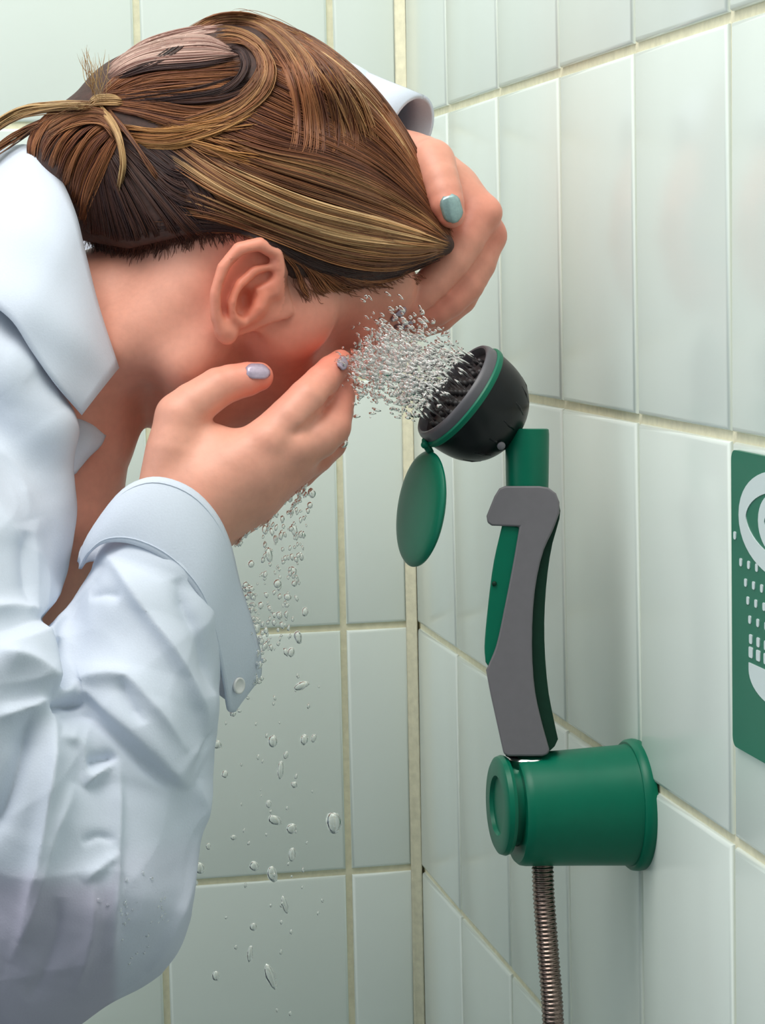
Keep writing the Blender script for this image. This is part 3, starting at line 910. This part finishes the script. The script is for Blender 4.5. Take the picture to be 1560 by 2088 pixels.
for t in np.linspace(0, 1, 14):
    ctrl = (T + Lw) / 2 + np.array([4, -6, 22]); r = (1 - t) ** 2 * T + 2 * t * (1 - t) * ctrl + t * t * Lw
    rows.append(r + np.stack([0 * r[:, 0], 0 * r[:, 0], 4 * np.sin(np.arange(70) / 4.5 + 1.5 * t) * t], 1))
cuff = sheet('cuff', rows, .0016, M_CLOTH, shirt_o)
V, F = lathe([(0, 17), (4, 17), (5, 14), (3, 12), (3, 1)], (486, 1398, 300), (.75, .1, .65), 20, ref=(0, 1, 0))
mesh_obj('button', BODY(V), F, M_BUTTON, cuff)
# stitched edge of the cuff
for row, off in ((rows[1], 4), (rows[-2], 4)):
    V, F = tube(np.array(row[2:44]) + np.array([0, 0, off]), 1.3, 6); mesh_obj('seam', BODY(V), F, M_CLOTH, cuff)

# far cuff behind the raised hand
rows = []
a, u, v = basis((135, 52, 95))
for t, r in ((0, 78), (.25, 77), (.5, 76), (.75, 76), (1, 76), (1, 70), (.6, 68)):
    o_ = np.array([686, 206, -325]) + np.array([150, 60, 110]) * t
    th = np.linspace(0, 2 * np.pi, 41)
    rows.append(o_ + r * (np.cos(th)[:, None] * u + np.sin(th)[:, None] * v))
sheet('cuff', rows, .0012, M_CLOTH, shirt_o)

# trousers and shoes, below the frame
def W2(x, y, z): return np.array([x, y, z])
leg = Solid()
hip = BODY([(-1080, 1930, 0)])[0]
f_ = lambda p: tuple(np.asarray(p) * 1000)
side = np.array([-AX_W[0], -AX_W[1], 0]) / np.hypot(AX_W[0], AX_W[1])
leg.add(ell(np.array(hip) * 1000, (140, 165, 125)))
for s in (1, -1):
    h0 = hip + side * .09 * s
    leg.add(chain([(*f_(h0), 92), (*f_(h0 + [.03, 0, -.42]), 66), (*f_([h0[0] - .02, h0[1], .10]), 52)]), 40)
VT, FT = leg.mesh(14)
mesh_obj('trousers', relax(VT, FT, 2) / 1000, FT, M_TROUSER, person)
for s in (1, -1):
    h0 = hip + side * .09 * s; b = np.array([h0[0] - .02, h0[1], 0])
    sh = Solid()
    sh.add(chain([(*f_(b + [-.045, 0, .045]), 42), (*f_(b + [.06, 0, .042]), 41), (*f_(b + [.165, 0, .03]), 30)]))
    sh.add(chain([(*f_(b + [-.01, 0, .05]), 44), (*f_(b + [-.005, 0, .12]), 46)]), 30)
    sh.cut(prism([(-1e5, -1e5), (1e5, -1e5), (1e5, -1e5 + 1), (-1e5, -1e5 + 1)]), 0)
    Vh, Fh = sh.mesh(7); Vh[:, 2] = np.maximum(Vh[:, 2], 0.5); Vh[:, 2] -= 0.5
    mesh_obj('shoe', Vh / 1000, Fh, M_SHOE, person)
# ------------------------------------------------------------------ hair
hair = Solid()
hair.add(ell(hd(0.1, 0, 3.7), np.array([9.7, 7.6, 7.7]) * CM, HM))
hair.add(ell(hd(5.2, 0, 4.2), np.array([5.0, 6.5, 4.6]) * CM, HM), 60)
hair.add(ell((495, 126, 0), (108, 84, 90), None), 60)                     # twist on the crown
hair.add(ell((590, 185, 10), (140, 100, 150), None), 60)
hair.add(ell((370, 200, 0), (190, 112, 160), None), 80)
hair.add(ell((300, 310, 20), (190, 150, 175), None), 80)
hair.add(ell((160, 310, 40), (95, 100, 120), None), 45)                      # coil above the collar
hair.add(chain([(230, 400, 40, 120), (330, 440, 60, 140)]), 60)
hair.add(chain([(760, 500, 85, 55), (850, 505, 30, 42), (905, 500, -5, 22)], kk=10), 40)   # gathered at the hand
hair.add(chain([(580, 142, -5, 60), (700, 227, -20, 64), (765, 314, -30, 62), (815, 398, -30, 54), (860, 458, -20, 38)], kk=20), 50)
hair.cut(prism([(1100, 560), (915, 528), (850, 546), (760, 566), (700, 574), (640, 588), (606, 592), (588, 572), (566, 532), (540, 484), (500, 462), (440, 468), (330, 492), (262, 508), (165, 490), (-60, 486), (-60, 1500), (1100, 1500)]), 14)
VH, FH = hair.mesh(7.0)
VH = relax(VH, FH, 2, .5)
hair_o = mesh_obj('hair', BODY(VH), FH, M_HAIRBASE, person)
hair_o['label'] = 'brown and honey blonde hair pinned up at the back'

# depth maps of the hair, front and back, to comb the strands over
GX = np.arange(-150, 1010, 10.0); GY = np.arange(-10, 660, 10.0)
gx, gy = np.meshgrid(GX, GY, indexing='ij'); flat = np.stack([gx.ravel(), gy.ravel()], 1)
head_ops = body.ops[:HEAD_N]
hf = np.full(len(flat), -1e4); hb = np.full(len(flat), 1e4)
for h_ in np.arange(-340, 341, 8.0):
    q_ = np.concatenate([flat, np.full((len(flat), 1), h_)], 1); d_ = np.minimum(hair.value(q_), body.value(q_, head_ops))
    ins = d_ < 0; hf[ins] = np.maximum(hf[ins], h_ + np.clip(-d_[ins], 0, 8)); hb[ins] = np.minimum(hb[ins], h_ - np.clip(-d_[ins], 0, 8))


def fillmap(m, bad):
    m = m.reshape(gx.shape).copy(); ok = (m != bad)
    for _ in range(26):
        acc = np.zeros_like(m); num = np.zeros_like(m)
        for ax, s in ((0, 1), (0, -1), (1, 1), (1, -1)):
            r = np.roll(np.where(ok, m, 0), s, ax); k = np.roll(ok, s, ax); acc += r; num += k
        new = ~ok & (num > 0); m[new] = acc[new] / num[new] - (12 if bad < 0 else -12); ok |= new
    m[~ok] = 0
    for _ in range(2):
        m = (m + np.roll(m, 1, 0) + np.roll(m, -1, 0) + np.roll(m, 1, 1) + np.roll(m, -1, 1)) / 5
    return m


HFm, HBm = fillmap(hf, -1e4), fillmap(hb, 1e4)


def lookup(M, x, y):
    fx = np.clip((x - GX[0]) / 10, 0, len(GX) - 1.001); fy = np.clip((y - GY[0]) / 10, 0, len(GY) - 1.001)
    i, j = fx.astype(int), fy.astype(int); a, b = fx - i, fy - j
    return M[i, j] * (1 - a) * (1 - b) + M[i + 1, j] * a * (1 - b) + M[i, j + 1] * (1 - a) * b + M[i + 1, j + 1] * a * b


PAL = {'nape': [(92, 56, 44), (76, 44, 36), (112, 70, 54)],
       'dark': [(52, 28, 26), (66, 38, 32), (80, 48, 36), (44, 26, 28)],
       'brown': [(128, 78, 50), (148, 92, 58), (108, 62, 42), (164, 106, 68), (90, 50, 38)],
       'mix': [(128, 82, 54), (158, 108, 70), (186, 138, 92), (98, 58, 42), (146, 94, 60)],
       'gold': [(188, 142, 96), (206, 164, 116), (166, 118, 76), (150, 100, 64), (220, 182, 136)],
       'honey': [(182, 128, 74), (200, 148, 92), (160, 106, 60), (138, 88, 52)],
       'mauve_sheen': [(196, 160, 146), (212, 180, 168), (176, 136, 124), (150, 108, 96), (116, 72, 62)],
       'blond': [(206, 172, 122), (190, 152, 104), (168, 126, 84)]}
ST_V, ST_F, ST_C = [], [], []
ST_N = 0


def strands(guides, n, pal, lift=(2, 14), rad=(1.0, 2.2), segs=22, jit=6, clump=9, back=False, free=None, trim=.12, pow_=1.0):
    """Locks of hair combed between neighbouring guide lines; free = heights along the line for hair off the head."""
    global ST_N
    G = np.stack([resample(np.array(g, float), segs) for g in guides])
    cols = np.array([srgb(*c)[:3] for c in PAL[pal]])
    ncl = max(1, n // clump); cpos = np.sort(RNG.uniform(0, 1, ncl)) ** pow_; ccol = RNG.integers(0, len(cols), ncl); clift = RNG.uniform(*lift, ncl)
    cw = RNG.uniform(-1, 1, (ncl, 2))
    for k in range(n):
        c = k % ncl; t = np.clip(cpos[c] + RNG.normal(0, .5 / max(ncl, 4)), 0, 1)
        f = t * (len(G) - 1); i = min(int(f), len(G) - 2) if len(G) > 1 else 0; f -= i
        L = G[i] * (1 - f) + G[i + 1] * f if len(G) > 1 else G[0].copy()
        a, b = RNG.uniform(0, trim), 1 - RNG.uniform(0, trim); s = np.linspace(a, b, segs) * (segs - 1)
        L = np.stack([np.interp(s, np.arange(segs), L[:, q]) for q in range(L.shape[1])], 1)
        u = np.linspace(0, 1, segs)
        ph = RNG.uniform(0, 6.28, 2)
        L[:, 0] += jit * (.6 * cw[c, 0] * np.sin(u * 4 + cw[c, 1] * 3) + .35 * np.sin(u * 5 + ph[0])) + RNG.normal(0, 1.5)
        L[:, 1] += jit * (.6 * cw[c, 1] * np.sin(u * 4 + cw[c, 0] * 3) + .35 * np.sin(u * 5 + ph[1])) + RNG.normal(0, 1.5)
        off = clift[c] + RNG.uniform(-2.5, 2.5)
        env = np.sin(np.pi * np.clip(u * .94 + .03, 0, 1)) ** .5
        if free is not None: h = np.interp(u, np.linspace(0, 1, len(free)), free) + RNG.normal(0, 6)
        elif back: h = lookup(HBm, L[:, 0], L[:, 1]) - off * env
        else: h = lookup(HFm, L[:, 0], L[:, 1]) + off * env - 1
        P = np.column_stack([L[:, :2], h])
        T_ = np.gradient(P, axis=0); T_ /= np.linalg.norm(T_, axis=1)[:, None] + 1e-9
        e1 = np.cross(T_, [0, 0, 1.0]); e1 /= np.linalg.norm(e1, axis=1)[:, None] + 1e-6; e2 = np.cross(T_, e1)
        r = RNG.uniform(*rad) * np.clip(np.sin(np.pi * np.clip(u, .02, .98)) * 2.2, .25, 1)
        V = np.stack([P + r[:, None] * (math.cos(q) * e1 + math.sin(q) * e2) for q in (0.5, 2.6, 4.7)], 1).reshape(-1, 3)
        base = np.arange(segs - 1)[:, None] * 3
        F = np.concatenate([np.concatenate([base + q, base + (q + 1) % 3, base + 3 + (q + 1) % 3, base + 3 + q], 1) for q in range(3)])
        col = cols[ccol[c]] * (1 - .35) + cols[RNG.integers(0, len(cols))] * .35
        ST_V.append(V); ST_F.append(F + ST_N); ST_C.append(np.repeat((col * RNG.uniform(.82, 1.18))[None], len(V), 0)); ST_N += len(V)


# under layer
g_low = [(300, 492), (430, 470), (522, 482), (640, 548), (770, 570), (902, 526)]
g_a = [(320, 430), (450, 452), (560, 492), (690, 538), (800, 548), (908, 516)]
g_b = [(340, 275), (450, 360), (570, 420), (700, 458), (820, 482), (918, 500)]
g_c = [(420, 262), (540, 305), (660, 330), (770, 372), (860, 430), (918, 488)]
g_d = [(520, 140), (610, 190), (700, 250), (795, 320), (872, 410), (918, 478)]
g_e = [(540, 48), (650, 98), (742, 172), (806, 252), (856, 340), (916, 468)]
strands([g_low, g_a, g_b], 420, 'brown', (0, 5), jit=5)
strands([g_b, g_c, g_d, g_e], 560, 'brown', (0, 5), jit=6)
# nape, swept up and back into the coil
strands([[(172, 506), (166, 440), (172, 370), (190, 300)], [(250, 520), (236, 460), (215, 380), (200, 290)], [(340, 506), (310, 450), (262, 370), (215, 290)], [(440, 482), (400, 450), (320, 370), (230, 280)]], 520, 'dark', (0, 8), jit=6, trim=.06)
strands([[(430, 480), (400, 430), (330, 340), (240, 270)], [(520, 470), (450, 420), (380, 330), (250, 255)]], 150, 'dark', (0, 7), jit=6)
# long side sweep from the pins to the hand
strands([g_low, g_a], 170, 'dark', (3, 9), jit=5)
strands([g_a, [(330, 350), (450, 410), (565, 458), (695, 500), (810, 516), (914, 508)], g_b], 420, 'mix', (6, 15), jit=4, clump=11, trim=.2)
strands([[(330, 330), (440, 398), (560, 450), (690, 492), (800, 506), (912, 504)], [(345, 290), (460, 372), (580, 430), (700, 466), (815, 486), (916, 500)]], 130, 'gold', (12, 19), jit=3, clump=12, trim=.3)
strands([[(350, 290), (460, 360), (590, 425), (720, 462), (830, 484), (914, 500)], [(420, 320), (540, 372), (660, 416), (780, 448), (860, 474), (914, 496)]], 70, 'gold', (13, 20), jit=3, clump=9, trim=.3)
strands([g_b, g_c], 360, 'mix', (5, 14), jit=5, clump=11, trim=.25)
strands([g_c, g_d], 340, 'brown', (5, 13), jit=6, clump=12, trim=.2)
strands([g_d, g_e], 330, 'brown', (5, 14), jit=5, clump=11, trim=.12)
strands([[(330, 262), (400, 300), (470, 330), (560, 360)], [(300, 250), (380, 240), (450, 220), (520, 190)]], 120, 'honey', (8, 17), jit=9, clump=8, trim=.35)
strands([[(640, 110), (735, 185), (800, 265), (852, 350), (905, 450)], g_e], 90, 'gold', (8, 14), jit=4, trim=.3)
strands([[(700, 470), (790, 490), (850, 498), (914, 502)], [(680, 520), (780, 530), (850, 528), (908, 512)]], 120, 'mix', (9, 17), jit=3, trim=.25)
# crown edge and top, so that no base shows
strands([[(215, 190), (300, 150), (400, 135), (500, 128)], [(205, 205), (300, 185), (400, 175), (510, 165)], [(215, 215), (310, 212), (410, 205), (520, 190)]], 260, 'brown', (3, 11), jit=7, trim=.2)
strands([[(480, 30), (560, 40), (620, 72), (690, 118), (745, 172)], [(470, 50), (550, 62), (610, 100), (680, 150), (740, 210)]], 160, 'brown', (0, 6), jit=5, trim=.15)
strands([[(196, 196), (240, 150), (300, 108), (360, 76), (430, 46)], [(200, 205), (260, 170), (340, 150), (430, 140), (500, 130)]], 200, 'brown', (1, 8), jit=6)
strands([[(560, 40), (650, 84), (735, 150), (800, 226), (860, 330), (914, 460)], g_e, g_d], 220, 'brown', (0, 7), jit=5)
# hairline, fading out over the skin
strands([[(150, 520), (166, 470), (186, 420)], [(250, 556), (262, 505), (276, 455)], [(340, 536), (345, 490), (352, 440)], [(440, 508), (430, 472), (415, 436)], [(505, 492), (490, 462), (470, 436)]], 700, 'nape', (0, 3), rad=(.35, .75), jit=9, clump=2, trim=.5)
strands([[(588, 550), (600, 585), (612, 612), (620, 630)], [(630, 555), (650, 585), (668, 602), (684, 612)], [(710, 560), (740, 580), (764, 592), (786, 598)], [(830, 545), (850, 560), (866, 566), (880, 570)]], 220, 'brown', (0, 3), rad=(.35, .7), jit=8, clump=2, trim=.42)
# temple and side burn
strands([[(560, 500), (600, 545), (615, 590), (628, 612)], [(600, 520), (660, 565), (690, 590), (706, 596)], [(700, 555), (760, 575), (820, 570), (872, 548)]], 170, 'brown', (1, 7), rad=(.7, 1.6), jit=5, trim=.25)
# rear crown: drawn back to the coil
strands([[(200, 215), (290, 235), (390, 262), (470, 250)], [(195, 190), (290, 180), (400, 182), (500, 172)]], 260, 'brown', (3, 11), jit=8)
strands([[(205, 200), (300, 190), (400, 180), (505, 150)], [(330, 205), (400, 212), (470, 205), (520, 180)]], 150, 'dark', (7, 14), jit=6)
strands([[(235, 250), (320, 262), (420, 250), (510, 215)], [(260, 300), (350, 300), (440, 270), (540, 215)]], 190, 'honey', (7, 15), jit=6, trim=.25)
strands([[(240, 262), (300, 300), (350, 335), (390, 340)], [(240, 290), (300, 350), (350, 400), (410, 430)]], 150, 'dark', (5, 12), jit=8)
# the twist curling over the crown
strands([[(360, 70), (440, 32), (520, 34), (590, 72), (640, 130), (655, 210), (640, 285)], [(400, 62), (460, 44), (520, 52), (570, 92), (600, 150), (604, 220), (590, 280)]], 260, 'mix', (5, 14), jit=8, clump=9, trim=.25)
strands([[(420, 62), (480, 58), (535, 82), (560, 128), (545, 185), (490, 235), (400, 270), (320, 262)], [(440, 84), (490, 84), (522, 112), (524, 150), (495, 190), (440, 222), (360, 245), (300, 240)]], 250, 'mix', (5, 15), jit=9, clump=9, trim=.3)
strands([[(452, 92), (492, 96), (510, 128), (500, 160), (470, 190), (420, 205)], [(466, 104), (490, 110), (496, 134), (484, 158), (455, 178), (410, 192)]], 90, 'dark', (8, 16), jit=3)
strands([[(600, 70), (680, 130), (720, 200), (732, 280), (722, 330)], [(560, 60), (612, 130), (640, 210), (650, 290), (640, 330)], [(530, 90), (572, 150), (590, 220), (585, 290), (560, 330)]], 320, 'brown', (10, 20), jit=6, clump=13, trim=.25)
strands([[(660, 110), (730, 180), (765, 250), (790, 330)], [(600, 90), (660, 170), (690, 250), (705, 320)]], 120, 'mix', (11, 20), jit=5, trim=.3)
# sheen on the crown, put into the colour as pale mauve strands
strands([[(208, 150), (262, 108), (340, 82), (420, 76), (470, 100)], [(225, 160), (300, 130), (400, 122), (488, 112)]], 300, 'mauve_sheen', (10, 20), rad=(1.4, 2.6), jit=3, clump=16, trim=.08)
strands([[(215, 146), (280, 92), (350, 66), (420, 52), (460, 44)], [(260, 112), (330, 84), (400, 70), (450, 62)]], 130, 'mauve_sheen', (2, 10), jit=4, clump=10)
strands([[(232, 158), (300, 128), (350, 96), (385, 66)], [(236, 162), (310, 134), (362, 102), (392, 72)]], 26, 'dark', (16, 20), jit=2)
strands([[(225, 165), (310, 142), (400, 132), (480, 118)]], 24, 'dark', (15, 19), jit=5)
# coil above the collar
strands([[(56, 330), (62, 280), (95, 236), (150, 212), (205, 212)], [(110, 345), (130, 300), (165, 262), (210, 240)], [(150, 410), (165, 350), (190, 300), (225, 265)], [(172, 470), (190, 410), (215, 350), (240, 290)]], 400, 'brown', (2, 14), jit=6, clump=12, trim=.04)
strands([[(80, 262), (140, 228), (200, 222), (240, 250)], [(80, 300), (150, 260), (205, 255), (235, 290)]], 110, 'mix', (10, 19), jit=5)
strands([[(188, 205), (232, 265), (248, 330), (238, 395)], [(198, 205), (240, 258), (255, 320), (248, 380)]], 44, 'blond', (16, 24), jit=3, clump=14)
strands([[(215, 215), (262, 275), (300, 330), (330, 372)]], 30, 'mix', (12, 18), jit=7)
# tail leaving the picture on the left, fly-aways, loose hairs
strands([[(192, 208), (110, 210), (40, 222), (-40, 275), (-130, 350)], [(185, 222), (100, 226), (30, 244), (-40, 292), (-120, 380)]], 150, 'blond', rad=(.9, 1.8), jit=7, free=[150, 70, 20, 0, -10], trim=.1)
strands([[(188, 215), (130, 235), (60, 262), (0, 300), (-60, 350)]], 50, 'mix', rad=(.8, 1.6), jit=12, free=[150, 90, 40, 20, 10], trim=.15)
strands([[(196, 215), (176, 180), (160, 140), (146, 100)], [(200, 215), (195, 170), (190, 135), (186, 92)], [(205, 215), (215, 175), (222, 145), (232, 110)]], 30, 'blond', rad=(.4, .8), jit=14, free=[150, 170, 175, 172], trim=.3, clump=2)
strands([[(185, 212), (195, 200), (222, 196), (250, 200)], [(186, 222), (200, 214), (226, 212), (252, 214)]], 60, 'blond', (12, 20), jit=3)
strands([[(430, 40), (500, 20), (560, 32), (620, 66)], [(600, 62), (660, 96), (720, 150), (770, 205)]], 22, 'honey', rad=(.5, .9), jit=9, free=[0, 20, 30, 10], trim=.3, clump=2)
# far side of the head
strands([[(430, 45), (540, 40), (640, 90), (740, 165), (820, 265)], g_e], 160, 'brown', (0, 6), jit=5, back=True, rad=(1.6, 3))
strands([g_a, g_b, g_c], 160, 'brown', (1, 8), jit=8, back=True, rad=(1.6, 3))
strands([g_c, g_d, g_e], 220, 'brown', (1, 10), jit=8, back=True, rad=(1.6, 3))
strands([[(190, 215), (300, 150), (420, 90), (540, 60)], [(200, 280), (320, 230), (440, 190), (560, 150)], [(240, 380), (330, 330), (450, 290), (560, 240)]], 260, 'honey', (1, 10), jit=8, back=True, rad=(1.6, 3))
SV = np.concatenate(ST_V); SF = np.concatenate(ST_F); SCo = np.concatenate(ST_C)
st = mesh_obj('hair_strands', BODY(SV), SF, M_HAIR, hair_o, colors=np.clip(SCo, 0, 1)); st['kind'] = 'stuff'

# ------------------------------------------------------------------ water
ICO_V, ICO_F = None, None
bm = bmesh.new(); bmesh.ops.create_icosphere(bm, subdivisions=2, radius=1.0)
ICO_V = np.array([v.co[:] for v in bm.verts]); ICO_F = np.array([[v.index for v in f.verts] for f in bm.faces]); bm.free()
bm = bmesh.new(); bmesh.ops.create_icosphere(bm, subdivisions=1, radius=1.0)
ICO1_V = np.array([v.co[:] for v in bm.verts]); ICO1_F = np.array([[v.index for v in f.verts] for f in bm.faces]); bm.free()


def drops_mesh(name, P, R, A, frame, parent=None):
    """Many drops in one mesh: centres, radii, stretch axes (length 1 = round)."""
    Vs, Fs, k = [], [], 0
    for p, r, a in zip(P, R, A):
        s = np.linalg.norm(a); d = a / s
        v = ICO1_V * (1 + RNG.uniform(-.22, .22, (len(ICO1_V), 1)))
        v = v * r + np.outer(v @ d, d) * r * (s - 1)
        Vs.append(v + p); Fs.append(ICO1_F + k); k += len(v)
    return mesh_obj(name, frame(np.concatenate(Vs)), np.concatenate(Fs), M_WATER, parent)


# jets and broken spray from the head to the cheek
P, R, A = [], [], []
aim = np.array([735., 705., 40.])
for p in NOZ:
    a0 = p + ax * 14; d0 = nrm(ax + RNG.normal(0, .05, 3))
    q = a0.copy(); L_ = RNG.uniform(28, 70)
    P.append(a0 + d0 * L_ / 2); R.append(RNG.uniform(2.4, 3.6)); A.append(d0 * L_ / 2 / R[-1])
for k in range(1700):
    p = NOZ[RNG.integers(len(NOZ))]; t = RNG.uniform(.12, 1) ** .8
    b = aim + np.array([RNG.normal(0, 40), RNG.normal(0, 44), RNG.normal(0, 50)]) + (p - hc0) * .6
    c = p + ax * 14 + (b - p) * t + RNG.normal(0, 9, 3) * (.4 + t)
    c[1] += 26 * t * (1 - t)
    if body.value(c[None])[0] < 4: continue
    r = RNG.uniform(1.6, 4.6) * (1 if RNG.uniform() < .85 else 1.5); d = nrm(b - p)
    P.append(c); R.append(r); A.append(d * RNG.choice([1.0, 1.3, 2.0, 3.0]))
TB = Frame(1.294)
sp = drops_mesh('water_spray', np.array(P), R, A, TB); sp['kind'] = 'stuff'
sp['label'] = 'spray of clear water drops between the shower head and the cheek'; sp['category'] = 'water'
# splash against fingers and brow
P, R, A = [], [], []
for c, s, n in (((712, 745, 110), 16, 46), ((790, 676, -40), 22, 60), ((750, 705, 60), 26, 50), ((728, 655, 90), 4, 2), ((860, 690, -40), 30, 26)):
    for _ in range(n):
        p = np.array(c) + RNG.normal(0, 1, 3) * np.array([s, s * .6, s])
        if body.value(p[None])[0] < -3: continue
        P.append(p); R.append(RNG.uniform(2.5, 6.5)); A.append(nrm(RNG.normal(size=3)) * RNG.uniform(1, 1.8))
# trickles leaving the hand
for line in ([(598, 975, 215), (585, 1012, 225), (562, 1045, 240), (545, 1085, 245), (536, 1140, 240)], [(560, 1040, 225), (530, 1065, 245), (500, 1090, 262), (484, 1112, 268)], [(624, 990, 170), (606, 1020, 175), (590, 1050, 180)]):
    L = resample(np.array(line, float), 26)
    for q in L:
        P.append(q + RNG.normal(0, 2.5, 3)); R.append(RNG.uniform(2.2, 4.4)); A.append(np.array([-.4, 1, .1]) * RNG.uniform(1.2, 2.2))
for _ in range(150):
    y = RNG.uniform(1000, 1330); x = 640 - (y - 1000) * .16 - RNG.uniform(0, 1) ** 1.0 * (70 + (y - 1000) * .08) * 1.0
    if y < 1130 and x < 560 - (y - 1000) * .5: continue
    P.append(np.array([x, y, 190 + RNG.normal(0, 35)])); R.append(RNG.uniform(2, 5.5)); A.append(np.array([RNG.normal(0, .2), 1, 0]) * RNG.uniform(1, 2))
for _ in range(46):
    y = RNG.uniform(1330, 2080); x = 590 - (y - 1330) * .06 + RNG.normal(0, 42)
    P.append(np.array([x, y, 190 + RNG.normal(0, 40)])); R.append(RNG.uniform(2, 4.2)); A.append(np.array([RNG.normal(0, .2), 1, 0]) * RNG.uniform(1, 1.9))
sp = drops_mesh('water_splash', np.array(P), R, A, BODY); sp['kind'] = 'stuff'
sp['label'] = 'fine splash of water running off the wet hands'; sp['category'] = 'water'
# beads on the wet sleeve
P, R, A = [], [], []
for c, s, n in (((286, 1870), (40, 34), 34), ((262, 1930), (26, 40), 20), ((330, 1840), (22, 20), 8)):
    for _ in range(n):
        x, y = np.array(c) + RNG.normal(0, 1, 2) * np.array(s)
        h = at(x, y, solid=shirt, hi=700)
        if np.isnan(h): continue
        P.append(np.array([x, y, h + 10])); R.append(RNG.uniform(2.5, 5)); A.append(np.array([0, 1., 0]) * RNG.uniform(1, 1.3))
for _ in range(60):
    t = RNG.uniform(0, 1); x = np.interp(t, [0, .5, .8, 1], [500, 528, 520, 462]) + RNG.normal(0, 8); y = np.interp(t, [0, .5, .8, 1], [1190, 1330, 1400, 1470]) + RNG.normal(0, 8)
    P.append(np.array([x, y, 262 - 40 * t + RNG.normal(0, 16)])); R.append(RNG.uniform(3, 7)); A.append(nrm(RNG.normal(size=3)) * RNG.uniform(1, 1.7))
sp = drops_mesh('water_beads', np.array(P), R, A, BODY); sp['kind'] = 'stuff'
sp['label'] = 'water beads clinging to the wet cuff and sleeve'; sp['category'] = 'water'
# single drops that can be told apart below the hand
BIG = [(681, 1678, 19, 26), (595, 1690, 14, 13), (596, 1742, 9, 16), (560, 1672, 16, 11), (518, 1766, 11, 12), (555, 1782, 12, 20), (407, 1770, 12, 14), (425, 1726, 6, 9), (476, 1708, 7, 6),
       (581, 1845, 7, 22), (551, 1990, 12, 30), (516, 1890, 8, 10), (510, 1945, 7, 20), (588, 1010, 9, 12), (600, 1080, 8, 16), (562, 1100, 6, 10), (566, 1190, 10, 10), (598, 1164, 9, 12), (622, 1248, 8, 11),
       (600, 1190, 7, 8), (586, 1218, 10, 8), (608, 1300, 10, 16), (594, 1330, 8, 12), (570, 1255, 8, 10), (512, 1150, 8, 9), (508, 1200, 7, 10), (522, 1282, 9, 12), (548, 1130, 9, 18), (636, 1005, 9, 12),
       (443, 1518, 11, 10), (459, 1579, 8, 9), (615, 1398, 18, 9), (556, 1512, 12, 14), (620, 1508, 9, 12), (640, 1505, 7, 10), (572, 1570, 8, 22), (583, 1540, 6, 9), (548, 1640, 7, 10), (700, 905, 11, 9),
       (440, 1990, 9, 12), (395, 1800, 10, 8), (600, 1600, 8, 8), (632, 1030, 7, 8), (540, 1080, 7, 12)]
OWN = {(681, 1678): 'largest clear water drop, falling just left of the vertical tile joint', (615, 1398): 'wide flattened water drop level with the cuff button on the back wall',
       (551, 1990): 'long clear water drop lowest of the falling water', (555, 1782): 'clear water drop crossing the lowest horizontal tile joint',
       (407, 1770): 'round water drop touching the right edge of the wet sleeve', (459, 1579): 'small water drop alone to the right of the sleeve, below the cuff tip',
       (443, 1518): 'bright round water drop just under the tip of the cuff', (700, 905): 'round water drop beside the knuckles at the top of the vertical tile joint',
       (440, 1990): 'round water drop beside the bottom of the sleeve, lowest on the left', (581, 1845): 'thin upright water drop just below the lowest horizontal tile joint',
       (518, 1766): 'round water drop just above the lowest tile joint, left of the one crossing it', (556, 1512): 'upright water drop leftmost of the three in a row below the cuff height'}
for k, (x, y, a, b) in enumerate(BIG):
    v = ICO_V.copy(); rr = np.random.default_rng(k)
    v *= (1 + .16 * wob(v, 1.6, k))[:, None]
    v *= np.array([a, b, min(a, b)]) * .9; t = rr.uniform(-.35, .35); v[:, :2] = v[:, :2] @ np.array([[math.cos(t), -math.sin(t)], [math.sin(t), math.cos(t)]])
    o = mesh_obj('water_drop', BODY(v + np.array([x, y, 185 + rr.normal(0, 25)])), ICO_F, M_WATER)
    o['label'] = OWN.get((x, y), "small clear water drop in the scattered fall below the woman's lower hand"); o['category'] = 'drop'; o['group'] = 'water drops falling from the lower hand'
